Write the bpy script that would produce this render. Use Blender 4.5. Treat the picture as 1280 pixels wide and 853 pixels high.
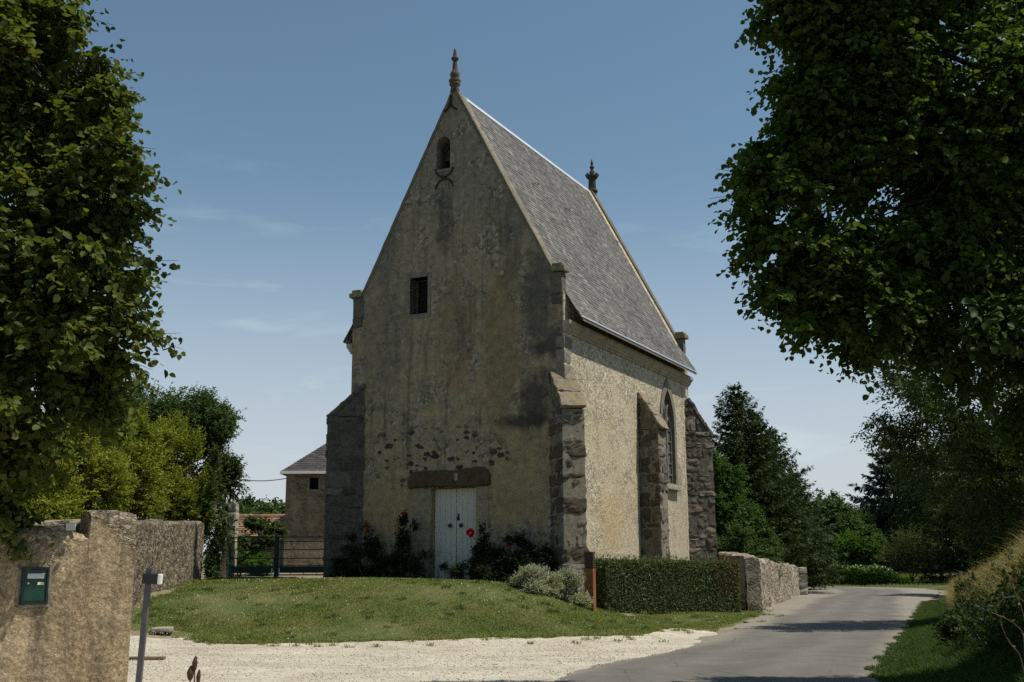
import bpy, math, random
import numpy as np
from mathutils import Vector, Matrix, noise as mnoise
from mathutils.geometry import tessellate_polygon

random.seed(7)
RNG = np.random.default_rng(7)
SC = bpy.context.scene
COL = SC.collection
for _o in list(bpy.data.objects):
    bpy.data.objects.remove(_o, do_unlink=True)

# ------------------------------------------------------------------ camera
EYE = 1.32
FOC, PITCH, ROLL = 1393.3, math.radians(11.41), 0.0049      # focal length in pixels of the 1280 px photograph
cam_d = bpy.data.cameras.new("camera")
cam = bpy.data.objects.new("camera", cam_d)
COL.objects.link(cam)
cam_d.sensor_width = 36.0
cam_d.lens = FOC / 1280 * 36.0
cam_d.clip_start, cam_d.clip_end = 0.1, 6000
_R0, _U0 = Vector((1, 0, 0)), Vector((0, -math.sin(PITCH), math.cos(PITCH)))
_B0 = Vector((0, -math.cos(PITCH), -math.sin(PITCH)))
_R = _R0 * math.cos(ROLL) - _U0 * math.sin(ROLL)
_U = _R0 * math.sin(ROLL) + _U0 * math.cos(ROLL)
_m = Matrix((_R, _U, _B0)).transposed().to_4x4()
_m.translation = (0, 0, EYE)
cam.matrix_world = _m
SC.camera = cam

# ------------------------------------------------------------------ sun, sky, exposure
SUN_EL, SUN_AZ = math.radians(61), math.radians(-9)          # azimuth from +X, counter-clockwise
SUN_DIR = Vector((math.cos(SUN_EL) * math.cos(SUN_AZ), math.cos(SUN_EL) * math.sin(SUN_AZ), math.sin(SUN_EL)))
sun_d = bpy.data.lights.new("sun", "SUN")
sun_d.energy, sun_d.angle, sun_d.color = 4.3, math.radians(0.5), (1.0, 0.94, 0.84)
sun = bpy.data.objects.new("sun", sun_d)
COL.objects.link(sun)
sun.rotation_euler = SUN_DIR.to_track_quat('Z', 'Y').to_euler()
sun.location = (20, -10, 40)

world = bpy.data.worlds.new("World")
SC.world = world
world.use_nodes = True
_nt = world.node_tree
_nt.nodes.clear()
_out = _nt.nodes.new("ShaderNodeOutputWorld")
_bg = _nt.nodes.new("ShaderNodeBackground")
_sky = _nt.nodes.new("ShaderNodeTexSky")
_sky.sky_type = 'NISHITA'
_sky.sun_disc = False
_sky.sun_elevation = SUN_EL
_sky.sun_rotation = math.pi / 2 - SUN_AZ
_sky.air_density, _sky.dust_density, _sky.ozone_density = 1.0, 0.4, 1.2
_hs = _nt.nodes.new("ShaderNodeHueSaturation")
_hs.inputs['Saturation'].default_value = 0.95
_nt.links.new(_sky.outputs[0], _hs.inputs['Color'])
# thin cirrus: noise on the view direction, stretched along the horizon
_tc = _nt.nodes.new("ShaderNodeTexCoord")
_mp = _nt.nodes.new("ShaderNodeMapping")
_mp.inputs['Scale'].default_value = (2.2, 2.2, 13.0)
_mp.inputs['Location'].default_value = (0.35, 0.1, 0.4)
_mp.inputs['Rotation'].default_value = (0.06, -0.05, 0.0)
_nt.links.new(_tc.outputs['Generated'], _mp.inputs['Vector'])
_cn = _nt.nodes.new("ShaderNodeTexNoise")
_cn.inputs['Scale'].default_value = 2.4
_cn.inputs['Detail'].default_value = 7
_cn.inputs['Roughness'].default_value = 0.6
_cn.inputs['Distortion'].default_value = 0.4
_nt.links.new(_mp.outputs[0], _cn.inputs['Vector'])
_cr = _nt.nodes.new("ShaderNodeMapRange")
_cr.inputs['From Min'].default_value = 0.56
_cr.inputs['From Max'].default_value = 0.80
_cr.inputs['To Max'].default_value = 0.55
_nt.links.new(_cn.outputs['Fac'], _cr.inputs['Value'])
_sx = _nt.nodes.new("ShaderNodeSeparateXYZ")
_nt.links.new(_tc.outputs['Generated'], _sx.inputs[0])
_band = _nt.nodes.new("ShaderNodeMapRange")               # clouds only low in the sky
_band.inputs['From Min'].default_value = 0.40
_band.inputs['From Max'].default_value = 0.10
_nt.links.new(_sx.outputs['Z'], _band.inputs['Value'])
_mul = _nt.nodes.new("ShaderNodeMath"); _mul.operation = 'MULTIPLY'
_nt.links.new(_cr.outputs[0], _mul.inputs[0]); _nt.links.new(_band.outputs[0], _mul.inputs[1])
_mx = _nt.nodes.new("ShaderNodeMix"); _mx.data_type = 'RGBA'
_nt.links.new(_mul.outputs[0], _mx.inputs['Factor'])
_hz = _nt.nodes.new("ShaderNodeMapRange")                 # pale summer haze low in the sky
_hz.interpolation_type = 'SMOOTHSTEP'
_hz.inputs['From Min'].default_value = 0.36
_hz.inputs['From Max'].default_value = -0.03
_hz.inputs['To Max'].default_value = 0.88
_nt.links.new(_sx.outputs['Z'], _hz.inputs['Value'])
_hm = _nt.nodes.new("ShaderNodeMix"); _hm.data_type = 'RGBA'
_nt.links.new(_hz.outputs[0], _hm.inputs['Factor'])
_nt.links.new(_hs.outputs[0], _hm.inputs[6])
_hm.inputs[7].default_value = (6.6, 5.95, 7.0, 1)
_nt.links.new(_hm.outputs[2], _mx.inputs[6])
_mx.inputs[7].default_value = (7.5, 8.2, 8.8, 1)
_tn = _nt.nodes.new("ShaderNodeMix"); _tn.data_type = 'RGBA'; _tn.blend_type = 'MULTIPLY'
_tn.inputs['Factor'].default_value = 1.0
_tn.inputs[7].default_value = (0.92, 1.045, 0.985, 1)
_nt.links.new(_mx.outputs[2], _tn.inputs[6])
_nt.links.new(_tn.outputs[2], _bg.inputs['Color'])
_bg.inputs['Strength'].default_value = 0.088
_nt.links.new(_bg.outputs[0], _out.inputs[0])

vs = SC.view_settings
vs.view_transform, vs.look, vs.gamma, vs.use_curve_mapping = 'Standard', 'None', 1.0, False
vs.exposure = 0.2
SC.display_settings.display_device = 'sRGB'
cy_ = SC.cycles
cy_.max_bounces, cy_.diffuse_bounces, cy_.glossy_bounces = 5, 3, 2
cy_.transmission_bounces, cy_.transparent_max_bounces = 4, 6
cy_.caustics_reflective = cy_.caustics_refractive = False
cy_.sample_clamp_indirect = 4.0
try:
    cy_.use_denoising = False
    cy_.denoiser = 'OPENIMAGEDENOISE'
    cy_.denoising_input_passes = 'RGB_ALBEDO_NORMAL'
except Exception:
    pass

# ------------------------------------------------------------------ measuring: photograph pixel -> point of the place
def ray(px, py):
    a, b = px - 640, 426.5 - py
    x = (a * math.cos(ROLL) + b * math.sin(ROLL)) / FOC
    y = (-a * math.sin(ROLL) + b * math.cos(ROLL)) / FOC
    return np.array([x, math.cos(PITCH) - y * math.sin(PITCH), math.sin(PITCH) + y * math.cos(PITCH)])
CAMP = np.array([0, 0, EYE])
def at_z(px, py, z=0.0):
    d = ray(px, py); return CAMP + d * ((z - EYE) / d[2])
def at_y(px, py, Y):
    d = ray(px, py); return CAMP + d * (Y / d[1])

CH_A, CH_W, CH_L = math.radians(26.72), 6.3152, 9.8322
ES = np.array([math.sin(CH_A), math.cos(CH_A)])
ER = np.array([math.cos(CH_A), -math.sin(CH_A)])
CH_O = np.array([1.2834, 27.0]) - ER * CH_W / 2
HW = CH_W / 2
def ch_world(x, y):
    return CH_O + ER * x + ES * y
def front(px, py, yl=0.0):
    d = ray(px, py); t = (ES @ CH_O + yl) / (ES @ d[:2]); p = CAMP + d * t
    return float((p[:2] - CH_O) @ ER), float(p[2])
def side(px, py, xl=None):
    xl = HW if xl is None else xl
    d = ray(px, py); t = (ER @ CH_O + xl) / (ER @ d[:2]); p = CAMP + d * t
    return float((p[:2] - CH_O) @ ES), float(p[2])

# ------------------------------------------------------------------ object helpers
def tag(o, label=None, cat=None, group=None, kind=None):
    if label: o["label"] = label
    if cat: o["category"] = cat
    if group: o["group"] = group
    if kind: o["kind"] = kind
    return o

def empty(name, loc, rz=0.0):
    o = bpy.data.objects.new(name, None)
    COL.objects.link(o)
    o.location = loc
    o.rotation_euler = (0, 0, rz)
    o.empty_display_size = 0.3
    return o

class MB:
    """collects verts and faces, links them as one mesh object"""
    def __init__(s):
        s.v, s.f, s.mi = [], [], []
    def add(s, verts, faces, mi=0):
        b = len(s.v)
        s.v += [tuple(p) for p in verts]
        s.f += [tuple(b + i for i in f) for f in faces]
        s.mi += [mi] * len(faces)
    def box(s, x0, x1, y0, y1, z0, z1, mi=0):
        s.add([(x0, y0, z0), (x1, y0, z0), (x1, y1, z0), (x0, y1, z0), (x0, y0, z1), (x1, y0, z1), (x1, y1, z1), (x0, y1, z1)],
              [(3, 2, 1, 0), (4, 5, 6, 7), (0, 1, 5, 4), (1, 2, 6, 5), (2, 3, 7, 6), (3, 0, 4, 7)], mi)
    def tube(s, pts, radii, n=8, mi=0, cap=True):
        pts = [Vector(p) for p in pts]
        if not hasattr(radii, '__len__'): radii = [radii] * len(pts)
        b = len(s.v)
        up = None
        for i, p in enumerate(pts):
            t = (pts[min(i + 1, len(pts) - 1)] - pts[max(i - 1, 0)])
            t = t.normalized() if t.length > 1e-9 else Vector((0, 0, 1))
            if up is None:
                up = t.orthogonal().normalized()
            up = (up - t * up.dot(t))
            up = up.normalized() if up.length > 1e-6 else t.orthogonal().normalized()
            w = t.cross(up)
            for k in range(n):
                a = 2 * math.pi * k / n
                s.v.append(tuple(p + (up * math.cos(a) + w * math.sin(a)) * radii[i]))
        for i in range(len(pts) - 1):
            for k in range(n):
                k2 = (k + 1) % n
                s.f.append((b + i * n + k, b + i * n + k2, b + (i + 1) * n + k2, b + (i + 1) * n + k)); s.mi.append(mi)
        if cap:
            s.f.append(tuple(b + k for k in reversed(range(n)))); s.mi.append(mi)
            s.f.append(tuple(b + (len(pts) - 1) * n + k for k in range(n))); s.mi.append(mi)
    def lathe(s, prof, n=14, c=(0, 0, 0), mi=0):
        b = len(s.v)
        for r, z in prof:
            for k in range(n):
                a = 2 * math.pi * k / n
                s.v.append((c[0] + r * math.cos(a), c[1] + r * math.sin(a), c[2] + z))
        for i in range(len(prof) - 1):
            for k in range(n):
                k2 = (k + 1) % n
                s.f.append((b + i * n + k, b + i * n + k2, b + (i + 1) * n + k2, b + (i + 1) * n + k)); s.mi.append(mi)
        s.f.append(tuple(b + k for k in reversed(range(n)))); s.mi.append(mi)
        s.f.append(tuple(b + (len(prof) - 1) * n + k for k in range(n))); s.mi.append(mi)
    def prism(s, outline, holes, to3, d, mi=0):
        """outline and holes in 2-D; to3(u, v, w) puts them in 3-D, w runs 0..d through the thickness"""
        loops = [outline] + list(holes)
        flat = [p for l in loops for p in l]
        tris = tessellate_polygon([[Vector((p[0], p[1], 0)) for p in l] for l in loops])
        n = len(flat)
        vs_ = [to3(p[0], p[1], 0) for p in flat] + [to3(p[0], p[1], d) for p in flat]
        fs = []
        for t in tris:
            a, b_, c = t
            p, q, r = flat[a], flat[b_], flat[c]
            if (q[0] - p[0]) * (r[1] - p[1]) - (q[1] - p[1]) * (r[0] - p[0]) < 0:
                b_, c = c, b_
            fs.append((a, b_, c)); fs.append((n + a, n + c, n + b_))
        o = 0
        for li, l in enumerate(loops):
            m = len(l)
            ar = sum(l[i][0] * l[(i + 1) % m][1] - l[(i + 1) % m][0] * l[i][1] for i in range(m))
            fwd = (ar > 0) == (li == 0)
            for i in range(m):
                j = (i + 1) % m
                fs.append((o + j, o + i, n + o + i, n + o + j) if fwd else (o + i, o + j, n + o + j, n + o + i))
            o += m
        s.add(vs_, fs, mi)
    def build(s, name, mat, parent=None, smooth=False, bevel=0.0):
        me = bpy.data.meshes.new(name)
        me.from_pydata(s.v, [], s.f)
        me.validate()
        for m in (mat if isinstance(mat, (list, tuple)) else [mat]):
            me.materials.append(m)
        if len(s.mi) == len(me.polygons) and any(s.mi):
            me.polygons.foreach_set('material_index', s.mi)
        if smooth:
            me.polygons.foreach_set('use_smooth', [True] * len(me.polygons))
        me.update()
        o = bpy.data.objects.new(name, me)
        COL.objects.link(o)
        if parent: o.parent = parent
        if bevel:
            bv = o.modifiers.new('bevel', 'BEVEL'); bv.width = bevel; bv.segments = 2; bv.limit_method = 'ANGLE'
        return o

def np_mesh(name, V, F, mat, parent=None, smooth=False):
    """V (n,3), F (m,k): all faces with k corners"""
    V = np.ascontiguousarray(V, dtype=np.float32)
    F = np.ascontiguousarray(F, dtype=np.int32)
    me = bpy.data.meshes.new(name)
    me.vertices.add(len(V)); me.vertices.foreach_set('co', V.ravel())
    m, k = F.shape
    me.loops.add(m * k); me.loops.foreach_set('vertex_index', F.ravel())
    me.polygons.add(m)
    me.polygons.foreach_set('loop_start', np.arange(0, m * k, k, dtype=np.int32))
    me.update(calc_edges=True)
    if smooth:
        me.polygons.foreach_set('use_smooth', np.ones(m, dtype=bool))
    for mm in (mat if isinstance(mat, (list, tuple)) else [mat]):
        me.materials.append(mm)
    o = bpy.data.objects.new(name, me)
    COL.objects.link(o)
    if parent: o.parent = parent
    return o

def fbm(p, oct=4):
    return mnoise.fractal(Vector(p), 1.0, 2.0, oct)

# ------------------------------------------------------------------ material helpers
class NT:
    def __init__(s, name):
        s.mat = bpy.data.materials.new(name)
        s.mat.use_nodes = True
        s.t = s.mat.node_tree
        s.t.nodes.clear()
        s.out = s.t.nodes.new('ShaderNodeOutputMaterial')
        s.b = s.t.nodes.new('ShaderNodeBsdfPrincipled')
        s.t.links.new(s.b.outputs[0], s.out.inputs[0])
        s.b.inputs['Roughness'].default_value = 0.9
        s.b.inputs['Specular IOR Level'].default_value = 0.25
        s._co = None
    def L(s, a, b): s.t.links.new(a, b)
    def co(s, kind='Object'):
        if s._co is None: s._co = s.t.nodes.new('ShaderNodeTexCoord')
        return s._co.outputs[kind]
    def mapping(s, vec, scale=(1, 1, 1), loc=(0, 0, 0)):
        n = s.t.nodes.new('ShaderNodeMapping')
        n.inputs['Scale'].default_value = scale; n.inputs['Location'].default_value = loc
        s.L(vec, n.inputs[0]); return n.outputs[0]
    def noise(s, scale, detail=4, rough=0.6, vec=None, dist=0.0):
        n = s.t.nodes.new('ShaderNodeTexNoise')
        n.inputs['Scale'].default_value = scale; n.inputs['Detail'].default_value = detail
        n.inputs['Roughness'].default_value = rough; n.inputs['Distortion'].default_value = dist
        s.L(vec if vec is not None else s.co(), n.inputs['Vector']); return n.outputs['Fac']
    def voro(s, scale, feature='F1', out='Distance', vec=None, rnd=1.0):
        n = s.t.nodes.new('ShaderNodeTexVoronoi')
        n.feature = feature
        n.inputs['Scale'].default_value = scale; n.inputs['Randomness'].default_value = rnd
        s.L(vec if vec is not None else s.co(), n.inputs['Vector']); return n.outputs[out]
    def rng(s, f, a, b, c=0.0, d=1.0):
        n = s.t.nodes.new('ShaderNodeMapRange')
        n.inputs['From Min'].default_value = a; n.inputs['From Max'].default_value = b
        n.inputs['To Min'].default_value = c; n.inputs['To Max'].default_value = d
        s.L(f, n.inputs['Value']); return n.outputs[0]
    def math(s, op, a, b=None):
        n = s.t.nodes.new('ShaderNodeMath'); n.operation = op
        for i, x in enumerate((a, b)):
            if x is None: continue
            if isinstance(x, (int, float)): n.inputs[i].default_value = x
            else: s.L(x, n.inputs[i])
        return n.outputs[0]
    def mix(s, fac, a, b, mode='MIX'):
        n = s.t.nodes.new('ShaderNodeMix'); n.data_type = 'RGBA'; n.blend_type = mode
        if isinstance(fac, (int, float)): n.inputs[0].default_value = fac
        else: s.L(fac, n.inputs[0])
        for i, x in ((6, a), (7, b)):
            if isinstance(x, (tuple, list)): n.inputs[i].default_value = (x[0], x[1], x[2], 1)
            else: s.L(x, n.inputs[i])
        return n.outputs[2]
    def ramp(s, fac, stops, interp='LINEAR'):
        n = s.t.nodes.new('ShaderNodeValToRGB')
        n.color_ramp.interpolation = interp
        el = n.color_ramp.elements
        while len(el) < len(stops): el.new(0.5)
        for e, (p, c) in zip(el, stops):
            e.position = p; e.color = (c[0], c[1], c[2], 1)
        s.L(fac, n.inputs[0]); return n.outputs[0]
    def bump(s, h, strength=0.5, dist=0.02, prev=None):
        n = s.t.nodes.new('ShaderNodeBump')
        n.inputs['Strength'].default_value = strength; n.inputs['Distance'].default_value = dist
        s.L(h, n.inputs['Height'])
        if prev is not None: s.L(prev, n.inputs['Normal'])
        s.L(n.outputs[0], s.b.inputs['Normal']); return n.outputs[0]
    def blob(s, c, r, edge=0.35, warp=0.6, wscale=2.5, vec=None):
        """soft-edged irregular patch round the point c with radii r (object space)"""
        v = vec if vec is not None else s.co()
        wn = s.t.nodes.new('ShaderNodeTexNoise'); wn.inputs['Scale'].default_value = wscale; wn.inputs['Detail'].default_value = 5
        s.L(v, wn.inputs['Vector'])
        m = s.t.nodes.new('ShaderNodeMapping')
        m.vector_type = 'POINT'
        m.inputs['Location'].default_value = tuple(-c[i] / r[i] for i in range(3))
        m.inputs['Scale'].default_value = tuple(1 / x for x in r)
        s.L(v, m.inputs[0])
        ln = s.t.nodes.new('ShaderNodeVectorMath'); ln.operation = 'LENGTH'
        s.L(m.outputs[0], ln.inputs[0])
        d = s.math('ADD', ln.outputs['Value'], s.rng(wn.outputs['Fac'], 0.2, 0.8, -warp, warp))
        return s.rng(d, 1.0 + edge, 1.0 - edge)
    def rand_island(s):
        n = s.t.nodes.new('ShaderNodeNewGeometry'); return n.outputs['Random Per Island']
    def attr(s, name, out='Fac'):
        n = s.t.nodes.new('ShaderNodeAttribute'); n.attribute_name = name; return n.outputs[out]
    def color(s, c):
        if isinstance(c, (tuple, list)): s.b.inputs['Base Color'].default_value = (c[0], c[1], c[2], 1)
        else: s.L(c, s.b.inputs['Base Color'])
        return s

def sep_z(m, vec=None, axis='Z'):
    n = m.t.nodes.new('ShaderNodeSeparateXYZ'); m.L(vec if vec is not None else m.co(), n.inputs[0]); return n.outputs[axis]

def simple(name, c, rough=0.7, var=0.25, scale=6.0, metal=0.0, spec=0.3, bump=0.0):
    m = NT(name)
    f = m.noise(scale, 5, 0.65)
    lo = tuple(x * (1 - var) for x in c); hi = tuple(min(1, x * (1 + var)) for x in c)
    m.color(m.ramp(f, [(0.3, lo), (0.7, hi)]))
    m.b.inputs['Roughness'].default_value = rough
    m.b.inputs['Metallic'].default_value = metal
    m.b.inputs['Specular IOR Level'].default_value = spec
    if bump: m.bump(m.noise(scale * 6, 4), bump, 0.01)
    return m.mat

def leaf_mat(name, tones, trans=0.35, rough=0.55, spec=0.14, patch=0.25):
    m = NT(name)
    r = m.rand_island()
    n = len(tones)
    big = m.noise(0.9, 3, 0.6)
    f = m.math('ADD', m.math('MULTIPLY', r, 1 - patch), m.rng(big, 0.3, 0.7, 0.0, patch))
    c = m.ramp(f, [(i / max(1, n - 1), t) for i, t in enumerate(tones)])
    m.color(c)
    m.b.inputs['Roughness'].default_value = rough
    m.b.inputs['Specular IOR Level'].default_value = spec
    tr = m.t.nodes.new('ShaderNodeBsdfTranslucent')
    c2 = m.mix(1.0, c, (1.25, 1.3, 0.5), 'MULTIPLY')
    m.L(c2, tr.inputs[0])
    ms = m.t.nodes.new('ShaderNodeMixShader'); ms.inputs[0].default_value = trans
    m.L(m.b.outputs[0], ms.inputs[1]); m.L(tr.outputs[0], ms.inputs[2])
    m.L(ms.outputs[0], m.out.inputs[0])
    return m.mat

# ---- stone and plaster
def m_front():
    m = NT('weathered_plaster')
    grain = m.noise(38, 6, 0.7)
    mid = m.noise(5.5, 6, 0.65)
    big = m.noise(0.8, 5, 0.6)
    z = sep_z(m)
    base = m.mix(m.rng(big, 0.35, 0.65), (0.335, 0.258, 0.15), (0.29, 0.24, 0.158))
    base = m.mix(m.rng(z, 7.5, 11.5), base, (0.205, 0.185, 0.14))                 # grime of the upper gable
    rub = m.voro(13.0, 'F1', 'Color')
    rb = m.t.nodes.new('ShaderNodeSeparateColor'); m.L(rub, rb.inputs[0])
    rubmask = m.rng(m.noise(1.3, 5, 0.65), 0.46, 0.58)
    rubcol = m.ramp(rb.outputs[0], [(0.0, (0.085, 0.076, 0.058)), (0.5, (0.21, 0.183, 0.135)), (1.0, (0.40, 0.365, 0.29))])
    base = m.mix(m.math('MULTIPLY', rubmask, 0.8), base, rubcol)
    sm = m.t.nodes.new('ShaderNodeMapping'); sm.inputs['Scale'].default_value = (2.6, 2.6, 0.22); m.L(m.co(), sm.inputs[0])
    streak = m.noise(1.6, 5, 0.6, vec=sm.outputs[0])
    base = m.mix(m.math('MULTIPLY', m.rng(streak, 0.52, 0.72), 0.75), base, (0.055, 0.052, 0.038))
    for px, py, rx, rz, col, a in ((570, 465, .55, .45, (0.30, 0.185, 0.10), .5), (628, 430, .5, 2.2, (0.215, 0.163, 0.085), .7), (480, 420, .8, 1.5, (0.17, 0.15, 0.112), .6), (668, 500, .38, .75, (0.06, 0.055, 0.045), .85),
                                   (655, 527, .72, .16, (0.05, 0.045, 0.038), .9), (672, 380, .42, 1.3, (0.065, 0.065, 0.058), .75),
                                   (690, 430, .35, .35, (0.055, 0.05, 0.042), .8), (556, 270, .22, .9, (0.06, 0.058, 0.045), .7),
                                   (480, 300, .5, 1.2, (0.12, 0.12, 0.10), .6), (425, 600, .55, 3.2, (0.08, 0.075, 0.065), .6),
                                   (640, 628, .45, .14, (0.09, 0.07, 0.05), .8), (640, 300, .3, 1.4, (0.09, 0.088, 0.075), .5),
                                   (570, 400, .5, 1.3, (0.15, 0.12, 0.07), .5), (500, 640, 1.1, .9, (0.35, 0.265, 0.14), .75), (640, 600, .7, 1.1, (0.34, 0.258, 0.14), .75)):
        cx, cz = front(px, py)
        base = m.mix(m.math('MULTIPLY', m.blob((cx, 0, cz), (rx, 3.0, rz)), a), base, col)
    # holes where small stones have dropped out, in a band over the door
    hvec = m.mapping(m.co(), (1, 0.0, 1.7))
    hv = m.voro(4.2, 'F1', 'Distance', vec=hvec)
    hcs = m.t.nodes.new('ShaderNodeSeparateColor'); m.L(m.voro(4.2, 'F1', 'Color', vec=hvec), hcs.inputs[0])
    hn = m.noise(9, 4, 0.65)
    hsz = m.math('MULTIPLY', m.rng(hcs.outputs[0], 0.38, 0.95), 0.62)
    hmask = m.rng(m.math('SUBTRACT', m.math('ADD', hv, m.rng(hn, .3, .7, -.22, .22)), hsz), 0.03, -0.03)
    cx, cz = front(545, 575)
    band = m.blob((cx, 0, cz), (2.1, 3, .85), 0.2, 0.45, 1.2)
    hole = m.math('MULTIPLY', hmask, band)
    base = m.mix(m.math('MULTIPLY', hole, 0.92), base, (0.028, 0.024, 0.02))
    base = m.mix(0.8, base, m.ramp(grain, [(0.3, (0.5, 0.5, 0.5)), (0.7, (1.4, 1.4, 1.4))]), 'MULTIPLY')
    base = m.mix(0.8, base, m.ramp(mid, [(0.3, (0.6, 0.6, 0.58)), (0.7, (1.35, 1.35, 1.32))]), 'MULTIPLY')
    m.color(base)
    m.b.inputs['Roughness'].default_value = 0.95
    b1 = m.bump(m.math('ADD', m.math('MULTIPLY', rb.outputs[1], rubmask), m.math('MULTIPLY', mid, 0.8)), 0.5, 0.03)
    b2 = m.bump(m.math('SUBTRACT', m.math('MULTIPLY', grain, 0.5), hole), 0.6, 0.03, b1)
    return m.mat

def m_side():
    m = NT('cream_roughcast')
    grain = m.noise(34, 6, 0.72)
    big = m.noise(0.9, 5, 0.6)
    st = m.voro(11, 'F1', 'Color', rnd=1.0)
    sc_ = m.t.nodes.new('ShaderNodeSeparateColor'); m.L(st, sc_.inputs[0])
    edge = m.voro(11, 'DISTANCE_TO_EDGE', 'Distance')
    z = sep_z(m)
    base = m.mix(m.rng(big, 0.35, 0.65), (0.44, 0.365, 0.24), (0.50, 0.435, 0.31))
    expo = m.rng(m.math('ADD', m.noise(1.1, 5, 0.65), m.rng(z, 2.0, 7.0, -0.12, 0.08)), 0.45, 0.56)
    stone = m.ramp(sc_.outputs[0], [(0.0, (0.24, 0.205, 0.145)), (0.45, (0.44, 0.38, 0.27)), (0.8, (0.52, 0.47, 0.36)), (1.0, (0.62, 0.58, 0.48))])
    stone = m.mix(m.rng(edge, 0.05, 0.0), stone, (0.30, 0.25, 0.165))
    base = m.mix(m.math('MULTIPLY', expo, 0.75), base, stone)
    pits = m.rng(m.voro(24, 'F1', 'Distance'), 0.20, 0.12)
    pmask = m.math('MULTIPLY', pits, m.rng(m.noise(2.0, 4), 0.42, 0.6))
    base = m.mix(m.math('MULTIPLY', pmask, 0.7), base, (0.13, 0.105, 0.07))
    y1, z1 = side(775, 650)
    base = m.mix(m.math('MULTIPLY', m.blob((HW, y1 - .6, z1), (2, .9, .7)), 0.5), base, (0.45, 0.32, 0.15))
    y2, z2 = side(850, 660)
    base = m.mix(m.math('MULTIPLY', m.blob((HW, y2, z2), (2, 1.2, 1.1)), 0.8), base, (0.40, 0.35, 0.255))
    y3, z3 = side(848, 600)
    base = m.mix(m.math('MULTIPLY', m.blob((HW, y3, z3), (2, .35, .5)), 0.6), base, (0.2, 0.18, 0.15))
    sm = m.t.nodes.new('ShaderNodeMapping'); sm.inputs['Scale'].default_value = (2.4, 2.4, 0.2); m.L(m.co(), sm.inputs[0])
    streak = m.noise(1.5, 5, 0.6, vec=sm.outputs[0])
    base = m.mix(m.math('MULTIPLY', m.rng(streak, 0.56, 0.75), 0.4), base, (0.2, 0.17, 0.12))
    pv = m.voro(30, 'F1', 'Color'); ps = m.t.nodes.new('ShaderNodeSeparateColor'); m.L(pv, ps.inputs[0])
    base = m.mix(0.7, base, m.ramp(ps.outputs[1], [(0.0, (0.55, 0.53, 0.5)), (0.5, (1, 1, 1)), (1.0, (1.4, 1.4, 1.4))]), 'MULTIPLY')
    base = m.mix(0.65, base, m.ramp(grain, [(0.3, (0.6, 0.6, 0.6)), (0.7, (1.3, 1.3, 1.3))]), 'MULTIPLY')
    m.color(base)
    m.b.inputs['Roughness'].default_value = 0.95
    b1 = m.bump(m.math('MULTIPLY', m.math('ADD', m.rng(edge, 0, 0.12), sc_.outputs[1]), expo), 0.45, 0.035)
    m.bump(m.math('SUBTRACT', m.math('MULTIPLY', grain, 0.6), pmask), 0.75, 0.03, b1)
    return m.mat

def m_block(name, tones, lichen=(0.42, 0.30, 0.13), lich=0.0):
    m = NT(name)
    r = m.rand_island()
    c = m.ramp(r, [(i / (len(tones) - 1), t) for i, t in enumerate(tones)])
    n1 = m.noise(7, 6, 0.7); n2 = m.noise(40, 5, 0.7)
    c = m.mix(0.8, c, m.ramp(n1, [(0.25, (0.45, 0.43, 0.41)), (0.75, (1.45, 1.4, 1.32))]), 'MULTIPLY')
    c = m.mix(m.math('MULTIPLY', m.rng(m.noise(16, 5, .7), 0.6, 0.72), 0.6), c, (0.30, 0.28, 0.24))
    if lich:
        c = m.mix(m.math('MULTIPLY', m.rng(m.noise(5, 5, .7), 0.48, 0.6), lich), c, lichen)
    m.color(c)
    m.b.inputs['Roughness'].default_value = 0.95
    b = m.bump(n1, 0.6, 0.03)
    m.bump(n2, 0.5, 0.012, b)
    return m.mat

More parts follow.
